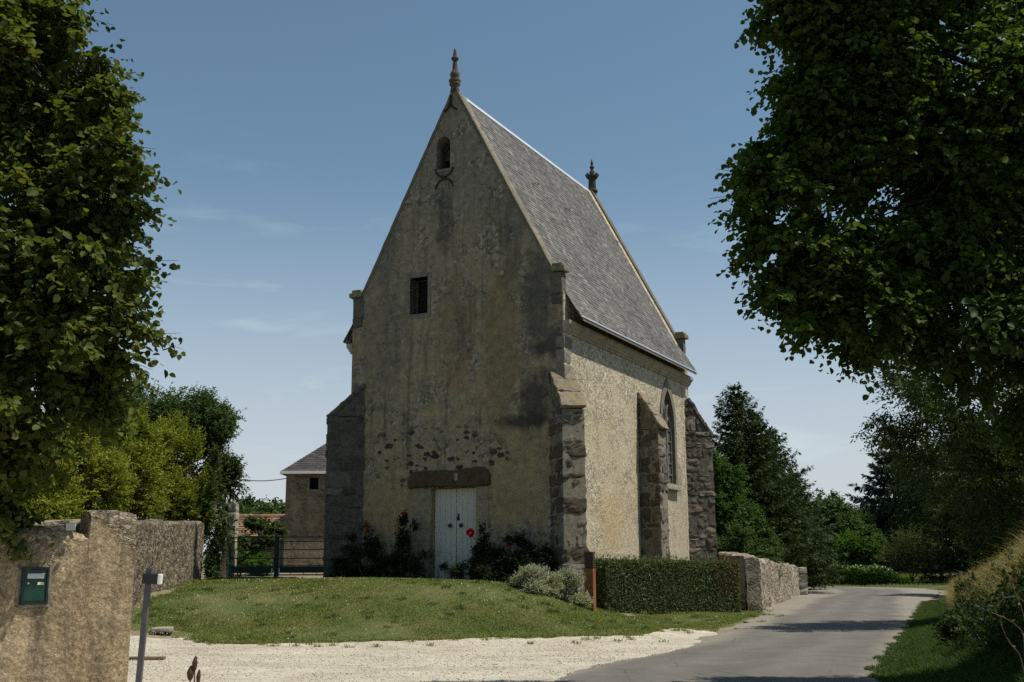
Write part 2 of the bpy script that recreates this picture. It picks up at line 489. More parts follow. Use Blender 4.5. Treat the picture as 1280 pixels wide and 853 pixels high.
def m_rubble(name, base1, base2, stone_lo, stone_hi, scale=7.0, expo_lo=0.4, expo_hi=0.55, top=None, stain=(0.10, 0.085, 0.06), stain_a=0.5, rough=0.6):
    """plastered rubble wall; top=(z0, z1): more bare stone towards z1"""
    m = NT(name)
    wv = m.t.nodes.new('ShaderNodeVectorMath'); wv.operation = 'ADD'
    wn = m.t.nodes.new('ShaderNodeTexNoise'); wn.inputs['Scale'].default_value = 4.0
    m.L(m.co(), wn.inputs['Vector'])
    sc2 = m.t.nodes.new('ShaderNodeVectorMath'); sc2.operation = 'SCALE'; sc2.inputs['Scale'].default_value = 0.12
    m.L(wn.outputs['Color'], sc2.inputs[0]); m.L(m.co(), wv.inputs[0]); m.L(sc2.outputs[0], wv.inputs[1])
    vec = m.mapping(wv.outputs[0], (1, 1, 1.5))
    st = m.voro(scale, 'F1', 'Color', vec=vec)
    sc_ = m.t.nodes.new('ShaderNodeSeparateColor'); m.L(st, sc_.inputs[0])
    edge = m.voro(scale, 'DISTANCE_TO_EDGE', 'Distance', vec=vec)
    grain = m.noise(45, 6, 0.7)
    big = m.noise(1.2, 5, 0.6)
    base = m.mix(m.rng(big, 0.35, 0.65), base1, base2)
    sm = m.t.nodes.new('ShaderNodeMapping'); sm.inputs['Scale'].default_value = (2.2, 2.2, 0.3); m.L(m.co(), sm.inputs[0])
    streak = m.noise(1.8, 6, 0.65, vec=sm.outputs[0])
    base = m.mix(m.math('MULTIPLY', m.rng(streak, 0.45, 0.68), stain_a), base, stain)
    e = m.noise(1.6, 5, 0.65)
    if top: e = m.math('ADD', e, m.rng(sep_z(m), top[0], top[1], -0.25, 0.22))
    expo = m.rng(e, expo_lo, expo_hi)
    stone = m.mix(sc_.outputs[0], stone_lo, stone_hi)
    stone = m.mix(m.math('MULTIPLY', m.rng(edge, 0.10, 0.0), m.rng(m.noise(3.0, 3), .35, .6, .1, .85)), stone, base1)
    stone = m.mix(0.9, stone, m.ramp(m.noise(13, 5, .7), [(0.3, (0.5, 0.48, 0.46)), (0.7, (1.45, 1.42, 1.36))]), 'MULTIPLY')
    base = m.mix(expo, base, stone)
    spk = m.rng(m.voro(60, 'F1', 'Color'), 0.0, 1.0)
    base = m.mix(m.math('MULTIPLY', m.rng(m.noise(90, 2), 0.66, 0.72), 0.6), base, tuple(min(.75, x * 1.9) for x in base2))
    base = m.mix(rough, base, m.ramp(grain, [(0.3, (0.5, 0.5, 0.5)), (0.7, (1.3, 1.3, 1.3))]), 'MULTIPLY')
    if rough > .8:
        pv = m.voro(38, 'F1', 'Color'); ps = m.t.nodes.new('ShaderNodeSeparateColor'); m.L(pv, ps.inputs[0])
        base = m.mix(0.5, base, m.ramp(ps.outputs[1], [(0.0, (0.5, 0.48, 0.45)), (0.5, (1, 1, 1)), (1.0, (1.5, 1.5, 1.48))]), 'MULTIPLY')
        base = m.mix(m.math('MULTIPLY', m.rng(m.noise(1.6, 6, .65), .5, .7), .45), base, (0.16, 0.14, 0.115))
    m.color(base)
    m.b.inputs['Roughness'].default_value = 0.97
    b1 = m.bump(m.math('MULTIPLY', m.math('ADD', m.rng(edge, 0, 0.16), m.math('MULTIPLY', sc_.outputs[1], 0.7)), expo), 0.7, 0.05)
    m.bump(grain, 0.8, 0.02, b1)
    return m.mat

def m_slate(name, tones):
    m = NT(name)
    r = m.rand_island()
    c = m.ramp(r, [(i / (len(tones) - 1), t) for i, t in enumerate(tones)])
    sm = m.t.nodes.new('ShaderNodeMapping'); sm.inputs['Scale'].default_value = (1.0, 1.5, 0.35); m.L(m.co(), sm.inputs[0])
    n1 = m.noise(1.1, 6, 0.65, vec=sm.outputs[0])
    c = m.mix(0.85, c, m.ramp(n1, [(0.3, (0.58, 0.54, 0.50)), (0.7, (1.32, 1.29, 1.22))]), 'MULTIPLY')
    c = m.mix(m.math('MULTIPLY', m.rng(m.noise(9, 5, .7), 0.6, 0.72), 0.35), c, (0.30, 0.285, 0.245))
    m.color(c)
    m.b.inputs['Roughness'].default_value = 0.62
    m.b.inputs['Specular IOR Level'].default_value = 0.35
    m.bump(m.noise(30, 4), 0.1, 0.004)
    return m.mat

def m_gravel():
    m = NT('pale_gravel')
    v = m.voro(48, 'F1', 'Color'); s_ = m.t.nodes.new('ShaderNodeSeparateColor'); m.L(v, s_.inputs[0])
    d = m.voro(48, 'F1', 'Distance')
    c = m.ramp(s_.outputs[0], [(0, (0.36, 0.32, 0.24)), (0.5, (0.51, 0.465, 0.37)), (1, (0.64, 0.60, 0.50))])
    c = m.mix(m.rng(m.noise(0.7, 6, .65), 0.42, 0.7), c, m.mix(0.5, c, (0.26, 0.215, 0.15)))
    trk = m.noise(1.3, 4, .6, vec=m.mapping(m.co(), (.22, .8, 1)))
    c = m.mix(m.rng(trk, 0.44, 0.7, 0, .5), c, (0.33, 0.275, 0.20))
    c = m.mix(0.5, c, m.ramp(m.noise(3, 6, .7), [(0.3, (0.75, 0.74, 0.72)), (0.7, (1.15, 1.15, 1.15))]), 'MULTIPLY')
    m.color(c)
    m.bump(m.math('ADD', m.rng(d, 0.6, 0.0), m.math('MULTIPLY', m.noise(4, 5), 2.0)), 0.55, 0.014)
    return m.mat

def m_road():
    m = NT('worn_asphalt')
    n1 = m.noise(0.55, 6, .6); n2 = m.noise(70, 4, .7)
    c = m.ramp(n1, [(0.3, (0.105, 0.095, 0.081)), (0.7, (0.15, 0.137, 0.118))])
    # worn wheel tracks and a darker patch band follow the road (uv: u across in metres)
    u = sep_z(m, m.co('UV'), 'X')
    uu = m.math('ADD', u, m.rng(m.noise(0.3, 3), 0.3, 0.7, -0.35, 0.35))
    trk = m.math('ABSOLUTE', m.math('SUBTRACT', m.math('ABSOLUTE', uu), 0.85))
    c = m.mix(m.rng(trk, 0.5, 0.1, 0.0, 0.35), c, (0.18, 0.165, 0.14))
    c = m.mix(m.math('MULTIPLY', m.rng(m.math('ABSOLUTE', m.math('SUBTRACT', uu, 0.15)), 0.42, 0.2), 0.35), c, (0.10, 0.095, 0.09))
    c = m.mix(m.math('MULTIPLY', m.rng(m.math('ABSOLUTE', uu), 1.9, 2.6), 0.6), c, (0.30, 0.265, 0.20))
    ptc = m.rng(m.noise(0.42, 4, .55, dist=1.2), 0.55, 0.60)
    c = m.mix(m.math('MULTIPLY', ptc, 0.38), c, (0.115, 0.11, 0.104))
    crk = m.rng(m.voro(0.9, 'DISTANCE_TO_EDGE', 'Distance', vec=m.mapping(m.co(), (1, .45, 1))), 0.012, 0.004)
    crk = m.math('MULTIPLY', crk, m.rng(m.noise(0.8, 3), 0.45, 0.6))
    c = m.mix(m.math('MULTIPLY', crk, 0.7), c, (0.05, 0.048, 0.045))
    c = m.mix(m.math('MULTIPLY', m.rng(m.noise(38, 3, .7), 0.62, 0.70), 0.5), c, (0.28, 0.255, 0.215))
    c = m.mix(m.math('MULTIPLY', m.rng(m.noise(1.7, 6, .7), 0.5, 0.75), 0.4), c, (0.22, 0.195, 0.155))
    c = m.mix(0.75, c, m.ramp(n2, [(0.3, (0.62, 0.62, 0.62)), (0.7, (1.35, 1.35, 1.35))]), 'MULTIPLY')
    m.color(c)
    m.b.inputs['Roughness'].default_value = 0.85
    m.bump(n2, 0.4, 0.01)
    return m.mat

def m_earth(name, a, b_, c_):
    m = NT(name)
    c = m.ramp(m.noise(0.9, 7, .65), [(0.3, a), (0.5, b_), (0.72, c_)])
    c = m.mix(0.6, c, m.ramp(m.noise(18, 6, .7), [(0.3, (0.6, 0.6, 0.6)), (0.7, (1.3, 1.3, 1.3))]), 'MULTIPLY')
    m.color(c)
    m.bump(m.noise(22, 6, .7), 0.8, 0.04)
    return m.mat

MAT = {}
MAT['front'] = m_front()
MAT['side'] = m_side()
MAT['brown_block'] = m_block('brown_sandstone', [(0.055, 0.048, 0.039), (0.092, 0.071, 0.052), (0.075, 0.067, 0.055), (0.115, 0.098, 0.076), (0.165, 0.143, 0.11)])
MAT['pale_block'] = m_block('pale_limestone', [(0.30, 0.265, 0.21), (0.36, 0.33, 0.27), (0.27, 0.25, 0.21)])
MAT['grey_stone'] = m_block('grey_weathered_stone', [(0.15, 0.14, 0.115), (0.20, 0.185, 0.15), (0.17, 0.16, 0.125)])
MAT['lichen_stone'] = m_block('lichen_stone', [(0.15, 0.138, 0.108), (0.23, 0.208, 0.16)], (0.25, 0.155, 0.05), 0.55)
MAT['coping'] = m_block('coping_stone', [(0.11, 0.102, 0.082), (0.155, 0.145, 0.115), (0.13, 0.12, 0.092)], (0.13, 0.115, 0.06), 0.5)
MAT['jamb'] = m_block('jamb_stone', [(0.24, 0.205, 0.14), (0.28, 0.24, 0.165), (0.22, 0.195, 0.14)])
MAT['moss_stone'] = m_block('moss_stone', [(0.15, 0.14, 0.10), (0.2, 0.19, 0.13)], (0.13, 0.135, 0.035), 0.85)
MAT['dark_block'] = m_block('dark_sandstone', [(0.065, 0.058, 0.048), (0.095, 0.086, 0.07), (0.13, 0.118, 0.095)])  # dark sandstone tones, random per block
MAT['mortar'] = simple('old_mortar', (0.2, 0.175, 0.13), 0.95, 0.35, 9, bump=.6)
MAT['dark_mortar'] = simple('dark_mortar', (0.09, 0.08, 0.065), 0.95, 0.35, 9, bump=.6)
MAT['cornice'] = simple('cornice_stone', (0.33, 0.285, 0.205), 0.9, 0.35, 4, bump=.5)
MAT['slate'] = m_slate('roof_slate', [(0.09, 0.085, 0.08), (0.112, 0.106, 0.10), (0.135, 0.128, 0.119), (0.16, 0.152, 0.14), (0.10, 0.095, 0.089), (0.23, 0.218, 0.198)])
MAT['zinc'] = simple('zinc_sheet', (0.62, 0.63, 0.64), 0.45, 0.12, 3, metal=0.35, spec=.5)
MAT['iron'] = simple('black_iron', (0.018, 0.017, 0.016), 0.6, 0.3, 12)
MAT['terracotta'] = simple('mossy_terracotta', (0.085, 0.062, 0.036), 0.9, 0.6, 9, bump=.6)
MAT['dark_terracotta'] = simple('dark_terracotta', (0.05, 0.042, 0.028), 0.9, 0.5, 9, bump=.6)
MAT['oak'] = simple('old_dark_oak', (0.08, 0.052, 0.03), 0.85, 0.45, 7, bump=.7)
MAT['glass'] = simple('dusty_leaded_glass', (0.10, 0.10, 0.092), 0.35, 0.4, 14, spec=.5)
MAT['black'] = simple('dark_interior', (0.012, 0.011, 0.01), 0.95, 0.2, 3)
def m_door():
    m = NT('greyish_white_paint')
    g = m.noise(3, 5, .6, vec=m.mapping(m.co(), (6, 6, 0.6)))
    c = m.ramp(g, [(0.3, (0.44, 0.43, 0.37)), (0.6, (0.54, 0.53, 0.46))])
    z = sep_z(m)
    c = m.mix(m.math('MULTIPLY', m.rng(m.noise(5, 5, .7), 0.5, 0.7), m.rng(z, 2.0, 1.2)), c, (0.16, 0.155, 0.13))
    m.color(c); m.b.inputs['Roughness'].default_value = 0.6
    m.bump(g, 0.25, 0.006)
    return m.mat
MAT['door'] = m_door()
MAT['near_wall'] = m_rubble('near_wall_render', (0.39, 0.295, 0.175), (0.45, 0.35, 0.225), (0.13, 0.105, 0.08), (0.56, 0.49, 0.38), 17, .47, .62, (0.6, 2.1), (0.10, 0.082, 0.058), .8, rough=1.0)
MAT['garden_wall'] = m_rubble('garden_wall_rubble', (0.215, 0.165, 0.11), (0.25, 0.195, 0.135), (0.06, 0.048, 0.036), (0.32, 0.27, 0.20), 9, .30, .44, None, (0.08, 0.07, 0.055), .5)  # tones darkened to stand in for leaf shadows on this wall
MAT['road_wall'] = m_rubble('road_wall_rubble', (0.36, 0.31, 0.225), (0.44, 0.39, 0.29), (0.12, 0.10, 0.08), (0.42, 0.36, 0.27), 7, .38, .52, None, (0.15, 0.125, 0.09), .5)
MAT['tower_wall'] = m_rubble('tower_wall_render', (0.25, 0.195, 0.12), (0.29, 0.235, 0.15), (0.11, 0.095, 0.075), (0.24, 0.20, 0.15), 6, .40, .56, None, (0.11, 0.09, 0.065), .5)
MAT['tower_slate'] = m_slate('tower_slate', [(0.055, 0.052, 0.05), (0.075, 0.07, 0.067), (0.095, 0.088, 0.083)])
MAT['tile'] = m_slate('red_clay_tile', [(0.24, 0.125, 0.075), (0.31, 0.175, 0.11), (0.36, 0.235, 0.165), (0.22, 0.12, 0.08)])
MAT['white'] = simple('white_paint', (0.78, 0.78, 0.76), 0.5, 0.06, 6)
MAT['gate_green'] = simple('dark_green_gate_paint', (0.012, 0.035, 0.028), 0.45, 0.25, 8)
MAT['box_green'] = simple('green_letterbox_enamel', (0.004, 0.042, 0.026), 0.35, 0.2, 8, spec=.5)
MAT['black_frame'] = simple('black_plastic', (0.012, 0.012, 0.013), 0.4, 0.2, 8, spec=.5)
MAT['alu'] = simple('brushed_aluminium', (0.55, 0.57, 0.60), 0.35, 0.08, 12, metal=.6, spec=.5)
MAT['label'] = simple('cream_card', (0.68, 0.6, 0.46), 0.7, 0.1, 9)
MAT['post_steel'] = simple('galvanised_steel', (0.10, 0.092, 0.10), 0.5, 0.2, 9, metal=.2, spec=.4)
MAT['corten'] = simple('rust_coloured_steel', (0.23, 0.085, 0.025), 0.65, 0.35, 5, spec=.3)
MAT['corten_dark'] = simple('dark_rust_steel', (0.075, 0.04, 0.022), 0.6, 0.3, 8)
MAT['red_paint'] = simple('faded_red_paint', (0.38, 0.04, 0.025), 0.6, 0.25, 6)
MAT['gravel'] = m_gravel()
MAT['road'] = m_road()
MAT['earth'] = m_earth('bare_earth', (0.16, 0.125, 0.075), (0.23, 0.185, 0.12), (0.33, 0.28, 0.195))
MAT['lawn'] = m_earth('lawn_turf', (0.075, 0.095, 0.026), (0.10, 0.115, 0.034), (0.16, 0.145, 0.06))
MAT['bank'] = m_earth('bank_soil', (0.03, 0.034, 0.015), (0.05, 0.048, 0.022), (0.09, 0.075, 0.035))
MAT['field'] = m_earth('field_ground', (0.05, 0.07, 0.02), (0.075, 0.09, 0.03), (0.11, 0.11, 0.045))
MAT['bark'] = simple('grey_brown_bark', (0.085, 0.068, 0.05), 0.95, 0.5, 8, bump=.8)
MAT['stem'] = simple('green_stem', (0.06, 0.075, 0.03), 0.8, 0.3, 9)
MAT['dry_stem'] = simple('dry_brown_stem', (0.17, 0.12, 0.075), 0.85, 0.4, 9)
MAT['bud'] = simple('dry_seed_head', (0.07, 0.042, 0.022), 0.95, 0.5, 30)
MAT['hazel'] = leaf_mat('hazel_leaf', [(0.035, 0.058, 0.014), (0.06, 0.088, 0.02), (0.09, 0.12, 0.026), (0.135, 0.155, 0.035), (0.10, 0.07, 0.03)], .42)
MAT['lime'] = leaf_mat('lime_leaf', [(0.028, 0.055, 0.01), (0.045, 0.08, 0.015), (0.068, 0.11, 0.02), (0.10, 0.15, 0.028)], .42)
MAT['dark_leaf'] = leaf_mat('dark_leaf', [(0.026, 0.052, 0.016), (0.044, 0.08, 0.025), (0.072, 0.114, 0.036), (0.105, 0.145, 0.055)], .33)
MAT['bright_leaf'] = leaf_mat('bright_leaf', [(0.03, 0.07, 0.012), (0.05, 0.105, 0.016), (0.08, 0.14, 0.024)], .35)
MAT['golden'] = leaf_mat('golden_conifer_spray', [(0.09, 0.13, 0.018), (0.18, 0.215, 0.028), (0.26, 0.29, 0.04), (0.33, 0.35, 0.065)], .3)
MAT['spruce'] = leaf_mat('spruce_needle', [(0.02, 0.036, 0.010), (0.034, 0.058, 0.015), (0.056, 0.086, 0.024)], .18)
MAT['cedar'] = leaf_mat('blue_conifer_needle', [(0.028, 0.045, 0.04), (0.046, 0.068, 0.06), (0.07, 0.095, 0.082)], .12)
MAT['willow'] = leaf_mat('willow_leaf', [(0.034, 0.058, 0.018), (0.058, 0.09, 0.028), (0.09, 0.125, 0.043)], .38)
MAT['olive'] = leaf_mat('grey_green_leaf', [(0.045, 0.06, 0.028), (0.07, 0.088, 0.04), (0.105, 0.12, 0.06)], .3)
MAT['hedge'] = leaf_mat('privet_leaf', [(0.06, 0.082, 0.045), (0.095, 0.122, 0.064), (0.14, 0.168, 0.09), (0.21, 0.23, 0.14)], .3)
MAT['hedge_dry'] = leaf_mat('dry_hedge_leaf', [(0.10, 0.07, 0.035), (0.14, 0.10, 0.05), (0.09, 0.10, 0.045)], .2)
MAT['lavender'] = leaf_mat('silver_leaf', [(0.28, 0.30, 0.235), (0.42, 0.435, 0.35), (0.55, 0.56, 0.48)], .25)
MAT['rose_leaf'] = leaf_mat('rose_leaf', [(0.014, 0.026, 0.012), (0.024, 0.04, 0.018), (0.04, 0.055, 0.024)], .25)
MAT['petal'] = leaf_mat('red_petal', [(0.55, 0.012, 0.008), (0.7, 0.03, 0.015)], .3)
MAT['white_petal'] = leaf_mat('white_petal', [(0.55, 0.55, 0.46), (0.7, 0.7, 0.62)], .25)
MAT['grass'] = leaf_mat('lawn_grass', [(0.10, 0.135, 0.032), (0.14, 0.18, 0.042), (0.19, 0.21, 0.065), (0.30, 0.265, 0.125)], .35, patch=.55)
MAT['verge'] = leaf_mat('verge_grass', [(0.03, 0.058, 0.014), (0.05, 0.088, 0.02), (0.085, 0.125, 0.032)], .4)
MAT['straw'] = leaf_mat('dry_grass', [(0.16, 0.13, 0.06), (0.26, 0.21, 0.105), (0.36, 0.30, 0.17), (0.12, 0.125, 0.045)], .4)
MAT['weed'] = leaf_mat('weed_leaf', [(0.016, 0.03, 0.01), (0.028, 0.048, 0.014), (0.045, 0.07, 0.02)], .3)


# ------------------------------------------------------------------ terrain
_ctrl = []
def _c(x, y, z): _ctrl.append((x, y, z))
LAWN_EDGE = [at_z(*p)[:2] for p in ((240, 801), (300, 806.5), (420, 804.5), (560, 801), (700, 799), (800, 796), (862, 786), (905, 779.5), (948, 770.5))]
for p in LAWN_EDGE[:-1]: _c(p[0], p[1], 0.0)
for x, y in ((-30, 5), (-14, 5), (-6, 6), (0, 5), (8, 5), (20, 5), (35, 5), (-8, 15), (-4, 16), (0, 16), (4, 16), (8, 20), (12, 27), (9, 29), (7.5, 33), (10, 38), (14, 45), (20, 55), (25, 65), (20, 75), (30, 80), (40, 60), (18, 27), (25, 40), (40, 30), (5.0, 27.2), (6.5, 31.5), (7.4, 36), (9, 42), (13, 52), (3.0, 26.5)): _c(x, y, 0.0)
for px, py, Y in ((560, 728.5, 25.4), (470, 727, 26), (405, 725, 28), (640, 731, 24.6), (345, 724, 30.5), (285, 724, 31.5), (252, 726, 30.3), (215, 733, 27), (177, 745, 23.8), (186, 783, 21.8), (240, 766, 23.3), (690, 748, 24.4), (722, 771, 25.6)):
    p = at_y(px, py, Y); _c(*p)
for x, y in ((-1.5, 28.0), (-4.4, 29.6)): _c(x, y, .88)
for x, y in ((1.2, 26.4),): _c(x, y, 0.5)
for x, y in ((-10, 38), (-5, 42), (-20, 45), (-8, 60), (0, 45), (-25, 30)): _c(x, y, 1.1)
for x, y in ((-10.5, 22), (-12, 18)): _c(x, y, 0.35)
_c(-30, 90, 1.2); _c(60, 100, 0.3); _c(0, 120, 0.8)
_C = np.array(_ctrl)
_K = np.sqrt(((_C[:, None, :2] - _C[None, :, :2]) ** 2).sum(2) + 1.0)
_n = len(_C)
_A = np.zeros((_n + 3, _n + 3))
_A[:_n, :_n] = _K + np.eye(_n) * -0.15
_A[:_n, _n] = 1; _A[_n, :_n] = 1
_A[:_n, _n + 1:] = _C[:, :2]; _A[_n + 1:, :_n] = _C[:, :2].T
_w = np.linalg.solve(_A, np.concatenate([_C[:, 2], [0, 0, 0]]))
def zg(x, y):
    """height of the ground, vectorised"""
    x = np.atleast_1d(np.asarray(x, float)); y = np.atleast_1d(np.asarray(y, float))
    out = np.empty(len(x))
    for i in range(0, len(x), 20000):
        xs, ys = x[i:i + 20000], y[i:i + 20000]
        d = np.hypot(xs[:, None] - _C[None, :, 0], ys[:, None] - _C[None, :, 1])
        d = np.sqrt(d * d + 1.0)
        out[i:i + 20000] = d @ _w[:_n] + _w[_n] + xs * _w[_n + 1] + ys * _w[_n + 2]
    return np.clip(out, -0.25, 1.6)
def z1(x, y): return float(zg([x], [y])[0])

def poly_sd(x, y, poly):
    """signed distance to a polygon, positive inside"""
    P = np.asarray(poly, float); Q = np.roll(P, -1, axis=0)
    d = np.full(len(x), 1e9); ins = np.zeros(len(x), bool)
    for (ax, ay), (bx, by) in zip(P, Q):
        ex, ey = bx - ax, by - ay
        t = np.clip(((x - ax) * ex + (y - ay) * ey) / (ex * ex + ey * ey + 1e-12), 0, 1)
        d = np.minimum(d, np.hypot(x - ax - t * ex, y - ay - t * ey))
        c = ((ay > y) != (by > y)) & (x < (bx - ax) * (y - ay) / (by - ay + 1e-12) + ax)
        ins ^= c
    return np.where(ins, d, -d)
def wob(x, y, s):
    return (np.sin(x * 2.1 * s + 1.3 * np.sin(y * 1.7 * s)) + np.sin(y * 2.7 * s + 1.1 * np.sin(x * 2.3 * s + 2)) + 0.6 * np.sin(x * 6.1 * s + y * 4.3 * s) + 0.5 * np.sin(x * 13.7 * s - y * 9.1 * s)) / 3.1

CHF = [ch_world(-HW, 0), ch_world(HW, 0)]
LAWN = [tuple(p) for p in LAWN_EDGE] + [(7.25, 34.2), (4.6, 29.4), (2.6, 27.0), (1.5, 27.6), tuple(CHF[0] + ES * .3), (-7.2, 31.5), (-8.2, 30.9), (-7.85, 28.3), (-7.35, 25.0), (-7.5, 22.9), (-7.25, 21.9), tuple(at_y(240, 796, 21.6)[:2])]
def rdp(pairs): return [tuple(at_z(*p)[:2]) for p in pairs]
ROAD_L = [(-1.2, 2.0), (-0.6, 8.0)] + rdp([(650, 853), (745, 826), (850, 803), (936, 779)]) + [(9.3, 41.0), (12.6, 50.5), (15.0, 57.5), (14.0, 61.0), (4.0, 63.0), (-12.0, 62.0)]
ROAD_R = [(3.4, 2.0), (3.9, 8.0)] + rdp([(1108, 853), (1122, 824), (1136, 800), (1151, 779)]) + [(15.2, 42.0), (19.8, 53.0), (22.6, 60.5), (20.0, 66.0), (6.0, 67.5), (-12.0, 66.5)]

def resample(pts, n):
    P = np.array(pts, float)
    for _ in range(2):                                       # corner cutting
        A = P[:-1] * .75 + P[1:] * .25; B = P[:-1] * .25 + P[1:] * .75
        P = np.vstack([P[:1], np.stack([A, B], 1).reshape(-1, 2), P[-1:]])
    s = np.concatenate([[0], np.cumsum(np.hypot(*np.diff(P, axis=0).T))])
    t = np.linspace(0, 1, n) * s[-1]
    return np.stack([np.interp(t, s, P[:, 0]), np.interp(t, s, P[:, 1])], 1)
RL, RR = resample(ROAD_L, 260), resample(ROAD_R, 260)
ROADPOLY = [tuple(p) for p in RL[::3]] + [tuple(p) for p in RR[::-3]]

def sheet(name, mat, x0, x1, y0, y1, step, offset, cull=None):
    """grid sheet on the terrain; offset(x, y) adds height"""
    xs = np.arange(x0, x1 + 1e-6, step[0])
    ys = [y0]
    while ys[-1] < y1: ys.append(ys[-1] + step[1] * max(1.0, ys[-1] / 22.0))
    ys = np.array(ys)
    X, Y = np.meshgrid(xs, ys)
    x, y = X.ravel(), Y.ravel()
    z = zg(x, y); off = offset(x, y)
    nx, ny = len(xs), len(ys)
    i = np.arange(nx * ny).reshape(ny, nx)
    F = np.stack([i[:-1, :-1], i[:-1, 1:], i[1:, 1:], i[1:, :-1]], -1).reshape(-1, 4)
    if cull is not None:
        F = F[(off[F] > cull).any(axis=1)]
    used = np.unique(F); remap = np.zeros(nx * ny, int); remap[used] = np.arange(len(used))
    return np_mesh(name, np.stack([x, y, z + off], 1)[used], remap[F], mat, smooth=True)

def at_ground(px, py):
    d = ray(px, py)
    for Y in np.arange(6, 120, .05):
        p = CAMP + d * (Y / d[1])
        if p[2] <= z1(p[0], p[1]): return p
    return p
# ground: one big sheet to the horizon plus the near terrain
g = MB()
g.add([(-2500, -200, -.35), (2500, -200, -.35), (2500, 5000, -.35), (-2500, 5000, -.35)], [(0, 1, 2, 3)])
tag(g.build('ground_plain', MAT['field']), kind='structure')
def _off_ground(x, y):
    far = np.clip((np.maximum(np.abs(x) - 40, y - 105)) / 20, 0, 1)
    return -0.05 + 0.02 * wob(x, y, 0.6) - far * .1
tag(sheet('ground', MAT['earth'], -45, 60, 2, 125, (.3, .2), _off_ground), kind='structure')
def _off_gravel(x, y):
    sd = poly_sd(x, y, [(-14, 2), (3.5, 2), (2.5, 14), (3.6, 22.6), (3.2, 24.2), (-2, 24.2), (-4, 22.6), (-5.1, 20.7), (-7.2, 20.3), (-12, 19)])
    return np.clip(sd * .08 + .05 * wob(x, y, .8), -.09, .008) + .006 * wob(x, y, 1.9)
tag(sheet('gravel_drive', MAT['gravel'], -13, 4.5, 3, 25.5, (.14, .1), _off_gravel, -.08), kind='structure')
def lawn_sd(x, y):
    return poly_sd(x, y, LAWN) + .13 * wob(x, y, 1.6)
def _off_lawn(x, y):
    return np.clip(lawn_sd(x, y) * .25, -.12, .035) + .012 * wob(x, y, .9)
tag(sheet('lawn', MAT['lawn'], -9.5, 8, 18.5, 36, (.12, .09), _off_lawn, -.11), kind='structure')
def _field_off(x, y):
    sd = poly_sd(x, y, [(-60, 68.5), (21, 68.3), (23.5, 66.5), (26, 62), (60, 40), (60, 122), (-60, 122)])
    return np.clip(sd * .12 + .06 * wob(x, y, .4), -.1, .10 + 0 * x) + np.clip((y - 70) * .02, 0, .9)
tag(sheet('far_lawn', MAT['field'], -44, 58, 56, 121, (.5, .3), _field_off, -.09), kind='structure')

# road ribbon with its own cross-section and uv (u = metres from the middle)
def road():
    nu = 17
    V, UV = [], []
    for a, b in zip(RL, RR):
        w = np.hypot(*(b - a))
        for k in range(nu):
            t = k / (nu - 1)
            p = a + (b - a) * t
            e = min(t, 1 - t) * w
            jx = .10 * math.sin(p[1] * 3.1 + t) + .06 * math.sin(p[1] * 7.7 + p[0]) if k in (0, nu - 1) else 0
            V.append((p[0] + jx, p[1], min(e * .05, .03) - .012)); UV.append(((t - .5) * w, p[1]))
    V = np.array(V); V[:, 2] += zg(V[:, 0], V[:, 1]) + 0.004
    n = len(RL)
    i = np.arange(n * nu).reshape(n, nu)
    F = np.stack([i[:-1, :-1], i[:-1, 1:], i[1:, 1:], i[1:, :-1]], -1).reshape(-1, 4)
    o = np_mesh('road', V, F, MAT['road'], smooth=True)
    uv = o.data.uv_layers.new(name='UVMap')
    uv.data.foreach_set('uv', np.array(UV, dtype=np.float32)[F.ravel()].ravel())
    return tag(o, kind='structure')
road()

# bank at the right of the road
def bank_h(x, y):
    e = np.interp(y, RR[:230, 1], RR[:230, 0])
    d = x - e - .55
    top = np.interp(y, [4, 10, 16, 22, 30, 42, 50, 60], [2.2, 2.1, 1.9, 1.75, 1.45, .85, .5, .15])
    t = np.clip(d / 3.0, 0, 1)
    return np.where(d < 0, -.12, top * t * t * (3 - 2 * t)) + .08 * wob(x, y, .9) * np.clip(d, 0, 1)
def bank():
    ys = np.arange(3, 62, .35); n = 46
    V = []
    for y in ys:
        e = np.interp(y, RR[:230, 1], RR[:230, 0])
        for k in range(n): V.append((e + .3 + 16 * (k / (n - 1)) ** 1.5, y))
    V = np.array(V); z = bank_h(V[:, 0], V[:, 1])
    i = np.arange(len(V)).reshape(len(ys), n)
    F = np.stack([i[:-1, :-1], i[:-1, 1:], i[1:, 1:], i[1:, :-1]], -1).reshape(-1, 4)
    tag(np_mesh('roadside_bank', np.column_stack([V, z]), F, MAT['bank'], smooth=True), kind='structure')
bank()

